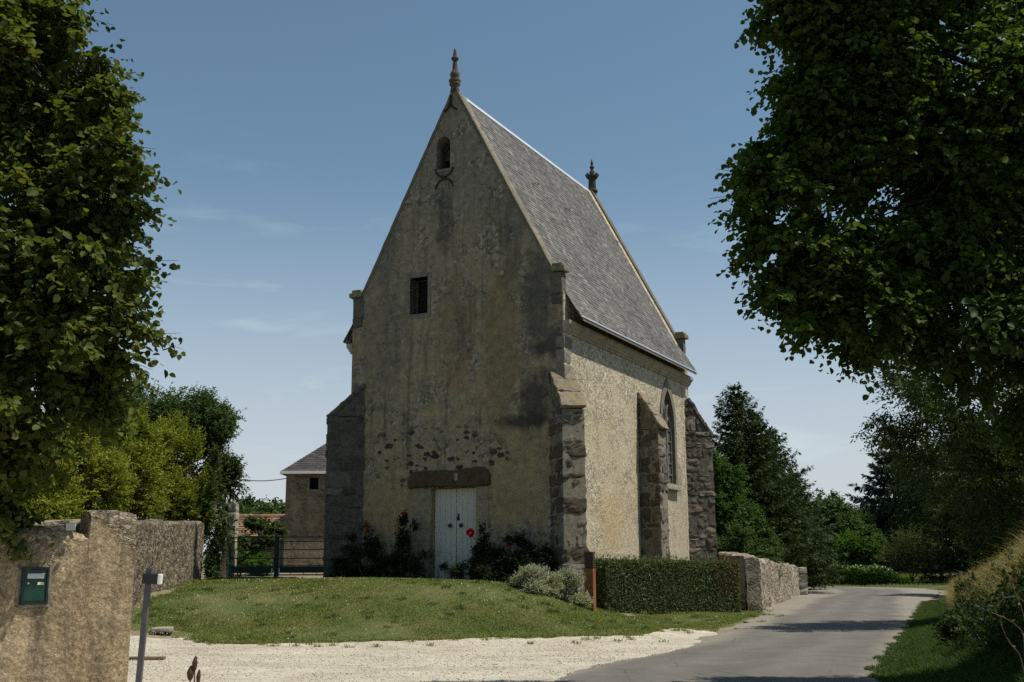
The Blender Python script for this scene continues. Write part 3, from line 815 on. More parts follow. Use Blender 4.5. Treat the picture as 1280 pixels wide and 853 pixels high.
# ------------------------------------------------------------------ rough stones
def rough_block(mb, c, h, ax, seed, n=4, amp=.018, mi=0):
    """a squared but weathered block: centre c, half sizes h, axes ax (3 unit vectors)"""
    rr = random.Random(seed)
    off = Vector((rr.uniform(0, 50), rr.uniform(0, 50), rr.uniform(0, 50)))
    c = Vector(c); A = [Vector(a) for a in ax]
    idx = {}
    vs_, fs = [], []
    def vid(i, j, k):
        key = (i, j, k)
        if key not in idx:
            u = [2 * i / n - 1, 2 * j / n - 1, 2 * k / n - 1]
            p = [u[q] * h[q] for q in range(3)]
            r = min(.035, min(h) * .35)
            # round the edges
            q_ = [max(abs(p[t]) - (h[t] - r), 0) * (1 if p[t] > 0 else -1) for t in range(3)]
            l = math.sqrt(sum(x * x for x in q_))
            if l > r: p = [p[t] - q_[t] * (1 - r / l) for t in range(3)]
            P = c + A[0] * p[0] + A[1] * p[1] + A[2] * p[2]
            nn = mnoise.noise_vector(P * 5.5 + off) * amp + mnoise.noise_vector(P * 16 + off) * amp * .5
            idx[key] = len(vs_); vs_.append(P + nn)
        return idx[key]
    for i in range(n):
        for j in range(n):
            fs.append((vid(i, j, 0), vid(i, j + 1, 0), vid(i + 1, j + 1, 0), vid(i + 1, j, 0)))
            fs.append((vid(i, j, n), vid(i + 1, j, n), vid(i + 1, j + 1, n), vid(i, j + 1, n)))
            fs.append((vid(i, 0, j), vid(i + 1, 0, j), vid(i + 1, 0, j + 1), vid(i, 0, j + 1)))
            fs.append((vid(i, n, j), vid(i, n, j + 1), vid(i + 1, n, j + 1), vid(i + 1, n, j)))
            fs.append((vid(0, i, j), vid(0, i, j + 1), vid(0, i + 1, j + 1), vid(0, i + 1, j)))
            fs.append((vid(n, i, j), vid(n, i + 1, j), vid(n, i + 1, j + 1), vid(n, i, j + 1)))
    mb.add(vs_, fs, mi)

def rough_slab(name, p0, p1, thick, z0, ztop, mat, parent=None, n=(120, 60), amp=.02, seed=0, top_amp=.05, base_follow=None):
    """free-standing wall from p0 to p1 (front face on that line, thickness behind); ztop(t) height; rough faces"""
    p0, p1 = np.array(p0, float), np.array(p1, float)
    d = p1 - p0; ln = np.hypot(*d); d /= ln
    nrm = np.array([-d[1], d[0]])                           # pointing to the back
    nx, nz = n
    V, F = [], []
    sec = [0.0, .12, .5, .88, 1.0]
    rows = nz + len(sec) + nz
    for i in range(nx + 1):
        t = i / nx; q = p0 + d * ln * t
        zt = ztop(t) + top_amp * fbm((q[0] * 1.7 + seed, q[1] * 1.7, 3.3), 4)
        zb = z0 if base_follow is None else base_follow(q[0], q[1]) - .25
        prof = [(0, zb + (zt - .04 - zb) * k / nz) for k in range(nz + 1)]
        prof += [(s * thick, zt + .025 * math.sin(math.pi * s)) for s in sec[1:-1]]
        prof += [(thick, zb + (zt - .04 - zb) * (nz - k) / nz) for k in range(nz + 1)]
        for w, z in prof:
            x, y = q + nrm * w
            nv = fbm((x * 2.2 + seed, y * 2.2, z * 2.2), 5) * amp + fbm((x * 9 + seed, y * 9, z * 9), 3) * amp * .55
            o = -nv if w < thick * .5 else nv
            V.append((x + nrm[0] * o, y + nrm[1] * o, z + .5 * nv))
    m = len(prof)
    for i in range(nx):
        for k in range(m - 1):
            a = i * m + k
            F.append((a, a + m, a + m + 1, a + 1))
    mb = MB(); mb.add(V, F)
    mb.f.append(tuple(range(m))); mb.mi.append(0)
    mb.f.append(tuple(reversed(range(nx * m, nx * m + m)))); mb.mi.append(0)
    return mb.build(name, mat, parent, smooth=False)

# ------------------------------------------------------------------ the chapel (local x along the front to the right, y to the back)
chapel = empty('stone_chapel', (CH_O[0], CH_O[1], 0), -CH_A)
tag(chapel, 'tall rendered stone chapel with steep slate roof, corner buttresses and white double door', 'chapel')
RIDGE, SLOPE = 14.08, 1.92
ZC = RIDGE - SLOPE * HW                                     # wall corner under the gable slope
TH = .62
def arc(cx, cz, r, a0, a1, n): return [(cx + r * math.cos(a0 + (a1 - a0) * i / n), cz + r * math.sin(a0 + (a1 - a0) * i / n)) for i in range(n + 1)]

DX0, DX1, DZ0, DZ1 = -.61, .69, .95, 3.27
WX0, WX1, WZ0, WZ1 = -1.33, -.78, 7.90, 8.90
SX0, SX1, SZ0, SZ1 = -.55, -.12, 11.83, 12.76
slit = [(SX0, SZ0), (SX1, SZ0)] + arc((SX0 + SX1) / 2, SZ1 - .215, .215, 0, math.pi, 8)
door_hole = [(DX0, DZ0), (DX1, DZ0), (DX1, DZ1), (DX0, DZ1)]
win_hole = [(WX0, WZ0), (WX1, WZ0), (WX1, WZ1), (WX0, WZ1)]
fw = MB()
out_f = [(-HW, -.4), (HW, -.4), (HW, ZC), (0, RIDGE), (-HW, ZC)]
fw.prism(out_f, [door_hole, win_hole, slit], lambda u, v, w: (u, w, v), TH)
fw.build('front_wall', MAT['front'], chapel)
bw = MB(); bw.prism(out_f, [], lambda u, v, w: (u, CH_L - w, v), TH); bw.build('back_wall', MAT['side'], chapel)
lw = MB(); lw.box(-HW, -HW + TH, TH + .002, CH_L - TH - .002, -.4, ZC - .02); lw.build('left_wall', MAT['side'], chapel)

# right wall with the pointed window
GY, GW2, GSILL, GSPR = 7.66, .56, 3.72, 5.55
def pointed(cy, w, sill, spr, k=1.25, n=9):
    """pointed arch outline: arcs of radius k*2w centred on the springing line"""
    r = 2 * w * k; cx = w - r
    h = math.sqrt(r * r - cx * cx); a = math.asin(h / r)
    R_ = [(cy + cx + r * math.cos(a * i / n), spr + r * math.sin(a * i / n)) for i in range(n + 1)]
    L_ = [(2 * cy - y, z) for y, z in reversed(R_[:-1])]
    return [(cy - w, sill), (cy + w, sill)] + R_ + L_
rw = MB()
rw.prism([(TH + .002, -.4), (CH_L - TH - .002, -.4), (CH_L - TH - .002, ZC - .02), (TH + .002, ZC - .02)], [pointed(GY, GW2, GSILL, GSPR)],
         lambda u, v, w: (HW - w, u, v), TH)
# the ends of the front and back walls carry the same roughcast on the long side
rw.box(HW - .03, HW + .006, -.002, TH + .0025, -.4, ZC - .03)
rw.box(HW - .03, HW + .006, CH_L - TH - .0025, CH_L + .002, -.4, ZC - .03)
rw.build('right_wall', MAT['side'], chapel)
# window dressing
wf = MB()
o2, i2 = pointed(GY, GW2 + .15, GSILL - .02, GSPR, 1.2), pointed(GY, GW2 - .03, GSILL + .03, GSPR, 1.25)
wf.prism(o2, [i2], lambda u, v, w: (HW + .045 - w, u, v), .30)
window = wf.build('window', MAT['grey_stone'], chapel)
tr = MB()
xg = HW - .07
tr.box(xg - .05, xg + .05, GY - .035, GY + .035, GSILL, GSPR + .05)
for s in (-1, 1):
    pts = []
    for i in range(9):
        a = i / 8
        pts.append((xg, GY + s * (.01 + .30 * a ** 1.0), GSPR + .02 + .62 * (1 - (1 - a) ** 1.8)))
    tr.tube(pts, .035, 6)
    hp = pointed(GY + s * .265, .235, GSILL, GSPR - .25, 1.2, 7)
    tr.tube([(xg, y, z) for y, z in hp[1:] + hp[:1]], .028, 6)
for z in np.arange(GSILL + .3, GSPR, .34): tr.box(xg - .012, xg + .012, GY - GW2, GY + GW2, z - .012, z + .012)
tr.build('tracery', MAT['grey_stone'], window)
gl = MB(); gl.prism(pointed(GY, GW2 + .01, GSILL, GSPR), [], lambda u, v, w: (xg - .03 - w, u, v), .02)
gl.build('pane', MAT['glass'], window)
sl = MB(); rough_block(sl, (HW + .03, GY + .02, GSILL - .11), (.14, .72, .08), ((1, 0, 0), (0, 1, 0), (0, 0, 1)), 5, 5, .01)
sl.build('sill', MAT['pale_block'], window)

# roof: courses of single slates
def slate_roof(rows, s, y0, y1, surf, w=.21, th=.012, seed=1):
    """surf(t) -> (x, z) along the slope from the eave (t=0) to the ridge (t=1); s=+1 right, -1 left"""
    rr = np.random.default_rng(seed)
    V, F = [], []
    for r in range(rows):
        t0, t1 = r / rows, min((r + 1.9) / rows, 1.0)
        y = y0 - (w * .5 if r % 2 else 0)
        while y < y1 - .02:
            ww = w * rr.uniform(.82, 1.18)
            a, b = max(y, y0) + .004, min(y + ww, y1) - .004
            y += ww
            if b - a < .03: continue
            dz = rr.normal(0, .003); sk = rr.normal(0, .002); tj = rr.normal(0, .012) / rows * 6
            (xa, za), (xb, zb) = surf(max(t0 + tj * .3, 0)), surf(t1)
            lift = .018 + dz
            nx, nz = .88, .47
            base = len(V)
            V += [(s * (xa + nx * (lift + sk)), a, za + nz * (lift + sk)), (s * (xa + nx * (lift - sk)), b, za + nz * (lift - sk)),
                  (s * (xb + nx * .004), b, zb + nz * .004), (s * (xb + nx * .004), a, zb + nz * .004),
                  (s * (xa + nx * (lift + sk - th)), a, za + nz * (lift + sk - th)), (s * (xa + nx * (lift - sk - th)), b, za + nz * (lift - sk - th))]
            q = [(base, base + 1, base + 2, base + 3), (base + 4, base + 5, base + 1, base)]
            F += q if s > 0 else [tuple(reversed(f)) for f in q]
    return V, F
EX, EZ = HW + .40, 7.49
def roof_curve(t):
    # straight slope with a gentle kick at the eave
    x = EX * (1 - t)
    z = RIDGE - .06 - SLOPE * x
    k = max(0, (x - (HW - .55)) / .95)
    return x, z + .20 * k * k + (0.0)
EZ = roof_curve(0)[1]
for s in (1, -1):
    deck = MB()
    ts = [0, .04, .08, .12, .2, .5, 1]
    P = [roof_curve(t) for t in ts]
    vs_ = [(s * x, y, z - .004) for y in (.30, CH_L - .30) for x, z in P]
    vs_ += [(s * (x - .0), y, z - .09) for y in (.30, CH_L - .30) for x, z in P]
    n_ = len(P); fs = []
    for i in range(n_ - 1):
        fs += [(i, i + 1, n_ + i + 1, n_ + i), (2 * n_ + i + 1, 2 * n_ + i, 3 * n_ + i, 3 * n_ + i + 1)]
        fs += [(i, 2 * n_ + i, 2 * n_ + i + 1, i + 1), (n_ + i + 1, 3 * n_ + i + 1, 3 * n_ + i, n_ + i)]
    fs += [(0, n_, 3 * n_, 2 * n_)]
    deck.add(vs_, fs)
    V, F = slate_roof(64, s, .12, CH_L - .18, roof_curve, w=.17, seed=3 + s)
    deck.add(V, F)
    rf = deck.build('roof_slope', MAT['slate'], chapel)
    gut = MB()
    gut.box(min(s * EX, s * (EX + .02)), max(s * EX, s * (EX + .02)), .16, CH_L - .06, EZ - .012, EZ + .020)
    gut.build('eave_flashing', MAT['zinc'], rf)
    if s > 0:
        for hx, hy in ((668, 232), (707, 262), (741, 292), (770, 303)):
            # find the point on the slope seen at that pixel
            best = None
            for t in np.linspace(.1, .98, 90):
                x, z = roof_curve(t)
                yy, zz = side(hx, hy, x)
                e = abs(zz - z)
                if best is None or e < best[0]: best = (e, x, yy, z)
            _, x, yy, z = best
            hk = MB(); hk.tube([(x - .02, yy, z + .07), (x + .04, yy, z + .03), (x + .09, yy, z - .03), (x + .13, yy, z - .02), (x + .14, yy, z + .03)], .011, 6)
            hk.build('ladder_hook', MAT['iron'], rf)
rc = MB()
rc.prism([(-.05, RIDGE - .13), (0, RIDGE - .035), (.05, RIDGE - .13), (.06, RIDGE - .125), (0, RIDGE - .005), (-.06, RIDGE - .125)], [], lambda u, v, w: (u, .34 + w, v), CH_L - .68)
rc.build('ridge_capping', MAT['zinc'], chapel)

# gable copings with kneelers
for y0, y1, cname in ((-.025, .13, 'front'), (CH_L - .30, CH_L + .05, 'back')):
    for s in (1, -1):
        cp = MB()
        a = math.atan(SLOPE); L_ = (HW - .10) / math.cos(a)
        nseg = 11
        for k in range(nseg):
            t0, t1 = k / nseg - .002, (k + 1) / nseg + .002
            cxm = (HW - .10) * (1 - (t0 + t1) / 2); czm = RIDGE - SLOPE * cxm
            ax = ((s * math.cos(a), 0, -math.sin(a)), (0, 1, 0), (s * math.sin(a), 0, math.cos(a)))
            rough_block(cp, (s * cxm + ax[2][0] * .012, (y0 + y1) / 2, czm + ax[2][2] * .012), (L_ * (t1 - t0) / 2 + .010, (y1 - y0) / 2, .045), ax, k * 7 + int(y0 * 10) + s, 3, .010)
        cp.build('gable_coping', MAT['coping'], chapel)
        kn = MB()
        kz = 8.62
        rough_block(kn, (s * (HW - .12), (.08 if y0 < 1 else y0 + .14), kz), (.20, .19, .07), ((1, 0, 0), (0, 1, 0), (0, 0, 1)), 11 + s, 4, .012)
        rough_block(kn, (s * (HW - .14), (.09 if y0 < 1 else y0 + .14), kz + .11), (.14, .16, .045), ((1, 0, 0), (0, 1, 0), (0, 0, 1)), 12 + s, 4, .02)
        kp = kn.build('kneeler', MAT['moss_stone'], chapel)
        kb = MB()
        rough_block(kb, (s * (HW - .18), (.09 if y0 < 1 else y0 + .14), kz - .36), (.17, .142, .28), ((1, 0, 0), (0, 1, 0), (0, 0, 1)), 15 + s, 4, .015)
        rough_block(kb, (s * (HW - .16), (.09 if y0 < 1 else y0 + .14), kz - .77), (.155, .142, .13), ((1, 0, 0), (0, 1, 0), (0, 0, 1)), 16 + s, 4, .015)
        kb.build('kneeler_block', MAT['dark_block'], kp)

# moulded cornice under the eaves
for s in (1, -1):
    co = MB()
    prof = [(HW - .01, ZC - .90), (HW + .04, ZC - .89), (HW + .05, ZC - .85), (HW + .09, ZC - .82), (HW + .10, ZC - .77), (HW + .14, ZC - .74), (HW + .17, ZC - .69), (HW + .175, ZC - .60), (HW - .01, ZC - .60)]
    dz = EZ - .10 - (ZC - .60)
    ys = np.linspace(-.04, CH_L + .04, 14)
    for a_, b_ in zip(ys[:-1], ys[1:]):
        co.prism([(s * x, z + dz) for x, z in (prof if s > 0 else prof[::-1])], [], lambda u, v, w: (u, a_ + .003 + w, v), b_ - a_ - .006)
    co.build('cornice', MAT['cornice'], chapel)

# buttresses
def buttress(name_mat, corner, axis, proj, w, z_cap, z_wall, inside=.5, zbase=-.3, seed=0, plinth=None, cap_mat=None, core=None, grey_below=0.0, back=.33, lip=.04):
    """coursed buttress; axis = unit direction (local), proj = distance of its outer face from the corner point"""
    ax = Vector((axis[0], axis[1], 0)); ay = Vector((-axis[1], axis[0], 0)); az = Vector((0, 0, 1))
    c = Vector((corner[0], corner[1], 0))
    rr = random.Random(seed)
    mb = MB()
    cm = MB()
    z = zbase
    k = 0
    rise_, run_ = z_wall - z_cap, proj + lip + back
    while z < z_wall - .12:
        h = rr.choice((.15, .2, .26, .33, .42)) * rr.uniform(.85, 1.15)
        if z < z_cap and z + h > z_cap - .12: h = z_cap - z + (0 if z_cap - z > .1 else .1)
        reach = proj if z + h <= z_cap + .02 else proj + lip - run_ * (z + h * .8 - z_cap) / rise_
        if reach < -inside + .12: break
        grow = .05 if (plinth and z + h / 2 < plinth) else 0
        L0, L1 = -inside, reach + grow
        cuts = [L0, L0 + (L1 - L0) * rr.uniform(.3, .45), L0 + (L1 - L0) * rr.uniform(.6, .8), L1] if k % 2 else [L0, L0 + (L1 - L0) * rr.uniform(.4, .6), L1]
        for a, b in zip(cuts[:-1], cuts[1:]):
            last = b == L1
            split = [(-w / 2 - grow, w / 2 + grow)]
            if last and rr.random() < .45:
                m_ = rr.uniform(-.12, .12); split = [(-w / 2 - grow, m_), (m_, w / 2 + grow)]
            elif not last:
                m_ = rr.uniform(-.1, .1); split = [(-w / 2 - grow, m_), (m_, w / 2 + grow)]
            for p, q in split:
                j = rr.uniform(-.05, .025)
                cc = c + ax * ((a + b) / 2 + (j / 2 if last else 0)) + ay * ((p + q) / 2) + az * (z + h / 2)
                rough_block(mb, cc, ((b - a) / 2 - .010 + (j / 2 if last else 0), (q - p) / 2 - .008 + rr.uniform(-.022, .012), h / 2 - rr.uniform(.006, .02)), (ax, ay, az), rr.randint(0, 9999), 6, .042, 1 if rr.random() < (.75 if z < grey_below else .16) else 0)
        z += h; k += 1
    o = mb.build('buttress', [MAT[name_mat], MAT['butt_grey']], chapel, smooth=False)
    i_ = .028
    P = [c + ax * a + ay * b for a, b in ((-inside, -w / 2 + i_), (proj - i_, -w / 2 + i_), (proj - i_, w / 2 - i_), (-inside, w / 2 - i_))]
    cm.add([p + az * zbase for p in P] + [p + az * (z_cap - .02) for p in P], [(3, 2, 1, 0), (4, 5, 6, 7), (0, 1, 5, 4), (1, 2, 6, 5), (2, 3, 7, 6), (3, 0, 4, 7)])
    cm.build('mortar_core', core or MAT['mortar'], o)
    # weathering: sloped slabs from the outer edge up to the wall
    cp = MB()
    rise = z_wall - z_cap
    run = proj + lip + back
    vec = Vector((0, 0, 0))
    n_s = 3
    sl_dir = (az * rise - ax * run); ln = sl_dir.length; sl_dir.normalize()
    nrm = sl_dir.cross(ay); nrm = nrm if nrm.z > 0 else -nrm
    # wedge body
    wv = []
    for b in (-w / 2 + .04, w / 2 - .04):
        wv += [c + ax * proj + ay * b + az * z_cap, c - ax * back + ay * b + az * z_cap, c - ax * back + ay * b + az * z_wall]
    wb = MB(); wb.add(wv, [(0, 1, 2), (5, 4, 3), (0, 3, 4, 1), (1, 4, 5, 2), (2, 5, 3, 0)])
    wb.build('weathering_core', core or MAT['mortar'], o)
    cuts = [0, .36, .68, 1.0]
    for a, b in zip(cuts[:-1], cuts[1:]):
        m_ = c + ax * (proj + lip) + az * z_cap + sl_dir * (ln * (a + b) / 2) + nrm * .03
        rough_block(cp, m_, (ln * (b - a) / 2 - .006, w / 2 + .005, .05), (sl_dir, ay, nrm), rr.randint(0, 9999), 6, .032)
    cp.build('weathering', cap_mat or MAT['lichen_stone'], o)
    return o
q2 = math.sqrt(.5)
MAT['butt_grey'] = m_block('greyed_sandstone', [(0.13, 0.115, 0.095), (0.19, 0.17, 0.14), (0.10, 0.092, 0.08), (0.23, 0.205, 0.165)])
buttress('brown_block', (HW, 0), (q2, -q2), .58, .62, 5.02, 6.12, seed=3, plinth=1.62, core=MAT['mortar'], grey_below=2.3)
buttress('dark_block', (-HW, 0), (-q2, -q2), .60, .70, 5.25, 6.10, seed=9, core=MAT['dark_mortar'], cap_mat=MAT['dark_block'], lip=-.03)
buttress('brown_block', (HW, CH_L), (q2, q2), .66, .70, 5.35, 6.55, seed=15, core=MAT['dark_mortar'], cap_mat=MAT['dark_block'], lip=-.03, back=.2)
buttress('brown_block', (-HW, CH_L), (-q2, q2), .74, .70, 5.20, 6.12, seed=22, core=MAT['dark_mortar'], cap_mat=MAT['dark_block'])
buttress('brown_block', (HW, 5.42), (1, 0), .62, .70, 5.10, 6.15, inside=.2, seed=31, core=MAT['mortar'], grey_below=1.8, back=.02)
# pale quoins above the front right buttress
qn = MB()
for k, (z, h) in enumerate(((6.0, .38), (6.4, .34), (6.76, .30))):
    rough_block(qn, (HW - .10, .22 - .05 * (k % 2), z), (.125, .25 - .05 * (k % 2), h / 2), ((1, 0, 0), (0, 1, 0), (0, 0, 1)), 60 + k, 4, .008)
qn.build('corner_stone', MAT['grey_stone'], chapel)

# door, lintel, jambs
dr = empty('door', (0, 0, 0)); dr.parent = chapel
mid = (DX0 + DX1) / 2
for s, (a, b) in ((-1, (DX0 + .012, mid - .006)), (1, (mid + .006, DX1 - .012))):
    lf = MB(); nb = 4
    for k in range(nb):
        x0 = a + (b - a) * k / nb; x1 = a + (b - a) * (k + 1) / nb
        lf.box(x0 + .0025, x1 - .0025, .17, .215, DZ0 + .05, DZ1 - .01)
    lf.box(a + .02, b - .02, .205, .24, DZ0 + .06, DZ1 - .02)
    leaf = lf.build('door_leaf', MAT['door'], dr, bevel=.004)
    kb = MB()
    kx, kz = front(578 if s < 0 else 585.5, 656.5)
    kx = mid + s * .16
    kb.tube([(kx, .17, kz), (kx, .13, kz), (kx, .125, kz)], [.018, .018, .05], 10)
    kb.tube([(kx, .125, kz), (kx, .09, kz), (kx, .075, kz)], [.052, .048, .02], 12)
    kb.build('knob', MAT['iron'], leaf)
    if s > 0:
        hp = MB(); hp.box(mid + .035, mid + .085, .155, .17, kz + .13, kz + .29); hp.tube([(mid + .06, .16, kz + .2), (mid + .06, .10, kz + .2), (mid + .06, .095, kz + .12)], .012, 6)
        hp.build('latch', MAT['iron'], leaf)
lt = MB()
ltx0, ltx1 = -1.26, 1.10
n_ = 26; ring = []
for i in range(n_ + 1):
    t = i / n_; x = ltx0 + (ltx1 - ltx0) * t
    zt = 3.70 + .05 * t + .02 * math.sin(t * 9) - (.16 * max(0, (t - .94) / .06) if t > .94 else 0) - (.10 * max(0, (.04 - t) / .04) if t < .04 else 0)
    zb = 3.285 + .012 * math.sin(t * 7)
    for y, z in ((-.09, zb + .03), (-.10, (zb + zt) / 2), (-.08, zt - .04), (-.03, zt), (.3, zt), (.3, zb), (-.05, zb)):
        ring.append((x, y + .012 * mnoise.noise((x * 4, y * 5, z * 6)), z + .012 * mnoise.noise((x * 5, 3.0, z * 5))))
F_ = []
for i in range(n_):
    for k in range(7):
        a, b = i * 7 + k, i * 7 + (k + 1) % 7
        F_.append((a, b, b + 7, a + 7))
F_ += [tuple(reversed(range(7))), tuple(range(n_ * 7, n_ * 7 + 7))]
lt.add(ring, F_)
lint = lt.build('lintel', MAT['oak'], chapel)
pp = MB(); rough_block(pp, (.17, -.105, 3.53), (.045, .012, .085), ((1, 0, 0), (0, 1, 0), (0, 0, 1)), 4, 4, .012); pp.build('plaster_patch', MAT['pale_block'], lint)
for x0, x1 in ((-1.17, DX0 - .004), (DX1 + .004, 1.06)):
    jb = MB(); z = .85; k = 0
    for z0, z1_ in ((.85, 1.5), (1.5, 1.95), (1.95, 2.95), (2.95, 3.28)):
        rough_block(jb, ((x0 + x1) / 2, .09, (z0 + z1_) / 2), ((x1 - x0) / 2 - .003, .115, (z1_ - z0) / 2 - .004), ((1, 0, 0), (0, 1, 0), (0, 0, 1)), k + int(x0 * 9), 5, .006); k += 1
    jb.build('door_jamb', MAT['jamb'], chapel)
stp = MB(); rough_block(stp, (mid, -.22, .93), (.85, .30, .09), ((1, 0, 0), (0, 1, 0), (0, 0, 1)), 88, 5, .012); stp.build('door_step', MAT['grey_stone'], chapel)

# small square window: stone frame and a black sheet standing in for the dark inside
wf = MB()
for b in ((WX0 - .13, WX0, WZ0 - .1, WZ1 + .1), (WX1, WX1 + .10, WZ0 - .1, WZ1 + .1), (WX0 + .002, WX1 - .002, WZ1, WZ1 + .11), (WX0 + .002, WX1 - .002, WZ0 - .12, WZ0)):
    wf.box(b[0], b[1], -.012, .34, b[2], b[3])
sw = wf.build('window_frame', MAT['grey_stone'], chapel, bevel=.008)
bd = MB(); bd.box(WX0 - .05, WX1 + .05, .42, .44, WZ0 - .05, WZ1 + .05); bd.build('dark_opening', MAT['black'], sw)
# little arched bell opening: sill and the bell inside
ss = MB(); ss.box(SX0 - .06, SX1 + .06, -.03, .4, SZ0 - .09, SZ0 - .003); ss.build('bell_sill', MAT['grey_stone'], chapel, bevel=.01)
bl = MB(); bl.lathe([(.02, .36), (.08, .34), (.10, .2), (.13, .06), (.17, 0), (.15, .0)], 14, ((SX0 + SX1) / 2 + .02, .36, SZ0 + .3)); bl.tube([((SX0 + SX1) / 2 + .02, .36, SZ0 + .66), ((SX0 + SX1) / 2 + .02, .36, SZ0 + .9)], .02, 6)
bl.build('bell', MAT['dark_terracotta'], chapel, smooth=True)
bb = MB(); bb.box(SX0 - .1, SX1 + .1, TH - .03, TH - .005, SZ0 - .1, SZ1 + .1); bb.build('bell_dark_sheet', MAT['black'], chapel)  # black sheet in place of the darkness behind the bell

# wrought iron wall anchors
an = MB()
ax0, az0 = front(562, 140)
ztop = front(563, 120)[1]; zm = front(563, 131)[1]
an.tube([(-.10, -.03, ztop), (-.10, -.03, zm)], .03, 8)
for s in (-1, 1): an.tube([(-.10, -.03, zm + .03), (-.10 + s * .05, -.03, zm - .06), (-.10 + s * .12, -.03, zm - .15), (-.10 + s * .20, -.03, zm - .18)], [.03, .028, .026, .02], 8)
an.build('wall_anchor', MAT['iron'], chapel, smooth=True)
an = MB(); xc, zc_ = front(556, 223)
for sg in (1, -1):
    an.tube([(xc + .27 * math.cos(t), -.03, zc_ + sg * (.03 + .26 * (1 - math.sin(t)))) for t in np.linspace(.05, math.pi - .05, 11)], .022, 7)
an.tube([(xc, -.06, zc_), (xc, .0, zc_)], .035, 8)
an.build('wall_anchor', MAT['iron'], chapel, smooth=True)

# finials
fin = MB()
fin.lathe([(.13, -.12), (.115, 0), (.10, .04), (.15, .10), (.155, .13), (.13, .15), (.165, .20), (.17, .235), (.12, .25), (.10, .28), (.125, .34), (.135, .40), (.12, .46), (.085, .51), (.075, .54), (.07, .64), (.055, .80), (.06, .82), (.098, .85), (.10, .90), (.06, .93), (.05, .98), (.058, 1.02), (.04, 1.05), (.035, 1.13), (.015, 1.18)], 18, (-.02, .06, RIDGE + .03))
fin.build('finial', MAT['terracotta'], chapel, smooth=True)
fin = MB()
fin.lathe([(.16, -.15), (.15, 0), (.20, .05), (.20, .09), (.145, .13), (.135, .50), (.17, .54), (.215, .58), (.21, .63), (.12, .68), (.09, .72), (.10, .77), (.06, .82), (.055, .90), (.085, .93), (.08, .97), (.045, 1.0), (.04, 1.08), (.06, 1.11), (.03, 1.15), (.015, 1.24)], 8, (-.03, CH_L - .05, RIDGE + .0))
for k in range(8):
    a = 2 * math.pi * (k + .5) / 8
    fin.tube([(-.03 + .19 * math.cos(a), CH_L - .05 + .19 * math.sin(a), RIDGE + .60), (-.03 + .215 * math.cos(a), CH_L - .05 + .215 * math.sin(a), RIDGE + .67), (-.03 + .18 * math.cos(a), CH_L - .05 + .18 * math.sin(a), RIDGE + .72)], [.03, .035, .01], 6)
fin.build('finial', MAT['dark_terracotta'], chapel)
# ------------------------------------------------------------------ foliage
def unit(a):
    return a / np.maximum(np.linalg.norm(a, axis=-1, keepdims=True), 1e-9)

def leaves_vf(P, D, N, size, ratio=.62, fold=.12, round_=True):
    """one folded leaf per row: base P, direction D, upper side N"""
    n = len(P)
    D = unit(D); S = unit(np.cross(D, N)); N = np.cross(S, D)
    s = size[:, None]; w = s * ratio * .5
    if round_:
        V = np.stack([P, P + D * s * .28 + S * w * .92 + N * s * fold, P + D * s * .68 + S * w * .86 + N * s * fold * .8,
                      P + D * s - N * s * .10, P + D * s * .68 - S * w * .86 + N * s * fold * .8, P + D * s * .28 - S * w * .92 + N * s * fold], 1)
        b = np.arange(n)[:, None] * 6
        F = np.concatenate([b + np.array([[0, 1, 2, 3]]), b + np.array([[0, 3, 4, 5]])], 1).reshape(-1, 4)
        return V.reshape(-1, 3), F
    V = np.stack([P, P + D * s * .45 + S * w, P + D * s, P + D * s * .45 - S * w], 1)
    return V.reshape(-1, 3), (np.arange(n * 4).reshape(n, 4))

def blades_vf(P, h, w, lean, rng):
    """grass blades: bent triangles"""
    n = len(P)
    a = rng.uniform(0, 2 * np.pi, n)
    S = np.stack([np.cos(a), np.sin(a), 0 * a], 1) * (w[:, None] * .5)
    b = rng.uniform(0, 2 * np.pi, n)
    Ld = np.stack([np.cos(b), np.sin(b), 0 * b], 1) * (h * lean)[:, None]
    up = np.array([0, 0, 1.0])
    M = P + Ld * .35 + up * (h * .6)[:, None]; T = P + Ld + up * (h * (1 - .3 * lean))[:, None]
    V = np.stack([P - S, P + S, M + S * .75, M - S * .75, T + S * .12, T - S * .12], 1)
    b6 = np.arange(n)[:, None] * 6
    F = np.concatenate([b6 + np.array([[0, 1, 2, 3]]), b6 + np.array([[3, 2, 4, 5]])], 1).reshape(-1, 4)
    return V.reshape(-1, 3), F

def lobe_points(lobes, n, rng, sub=26, sub_r=.34, shell=.72, floor=None):
    """clumped points through a crown of ellipsoid lobes -> points, outward directions"""
    lobes = [np.array(l, float) for l in lobes]
    vol = np.array([l[3] * l[4] * l[5] for l in lobes]) ** .72
    cnt = np.maximum(1, (n * vol / vol.sum()).astype(int))
    Ps, Ds = [], []
    for l, c in zip(lobes, cnt):
        k = max(6, int(sub * (l[3] * l[4] * l[5]) ** .33 / 1.3))
        u = unit(rng.normal(size=(k, 3))) * (shell + (1 - shell) * rng.uniform(-1.1, 1, (k, 1)))
        wts = rng.uniform(.4, 1.6, k); wts /= wts.sum()
        pick = rng.choice(k, c, p=wts)
        q = u[pick] + unit(rng.normal(size=(c, 3))) * (rng.uniform(0, 1, (c, 1)) ** .5) * sub_r * rng.uniform(.6, 1.3, k)[pick][:, None]
        P = l[:3] + q * l[3:6]
        Ps.append(P); Ds.append(unit(q * l[3:6] + rng.normal(size=(c, 3)) * .25 * l[3:6].mean()))
    return np.concatenate(Ps), np.concatenate(Ds)

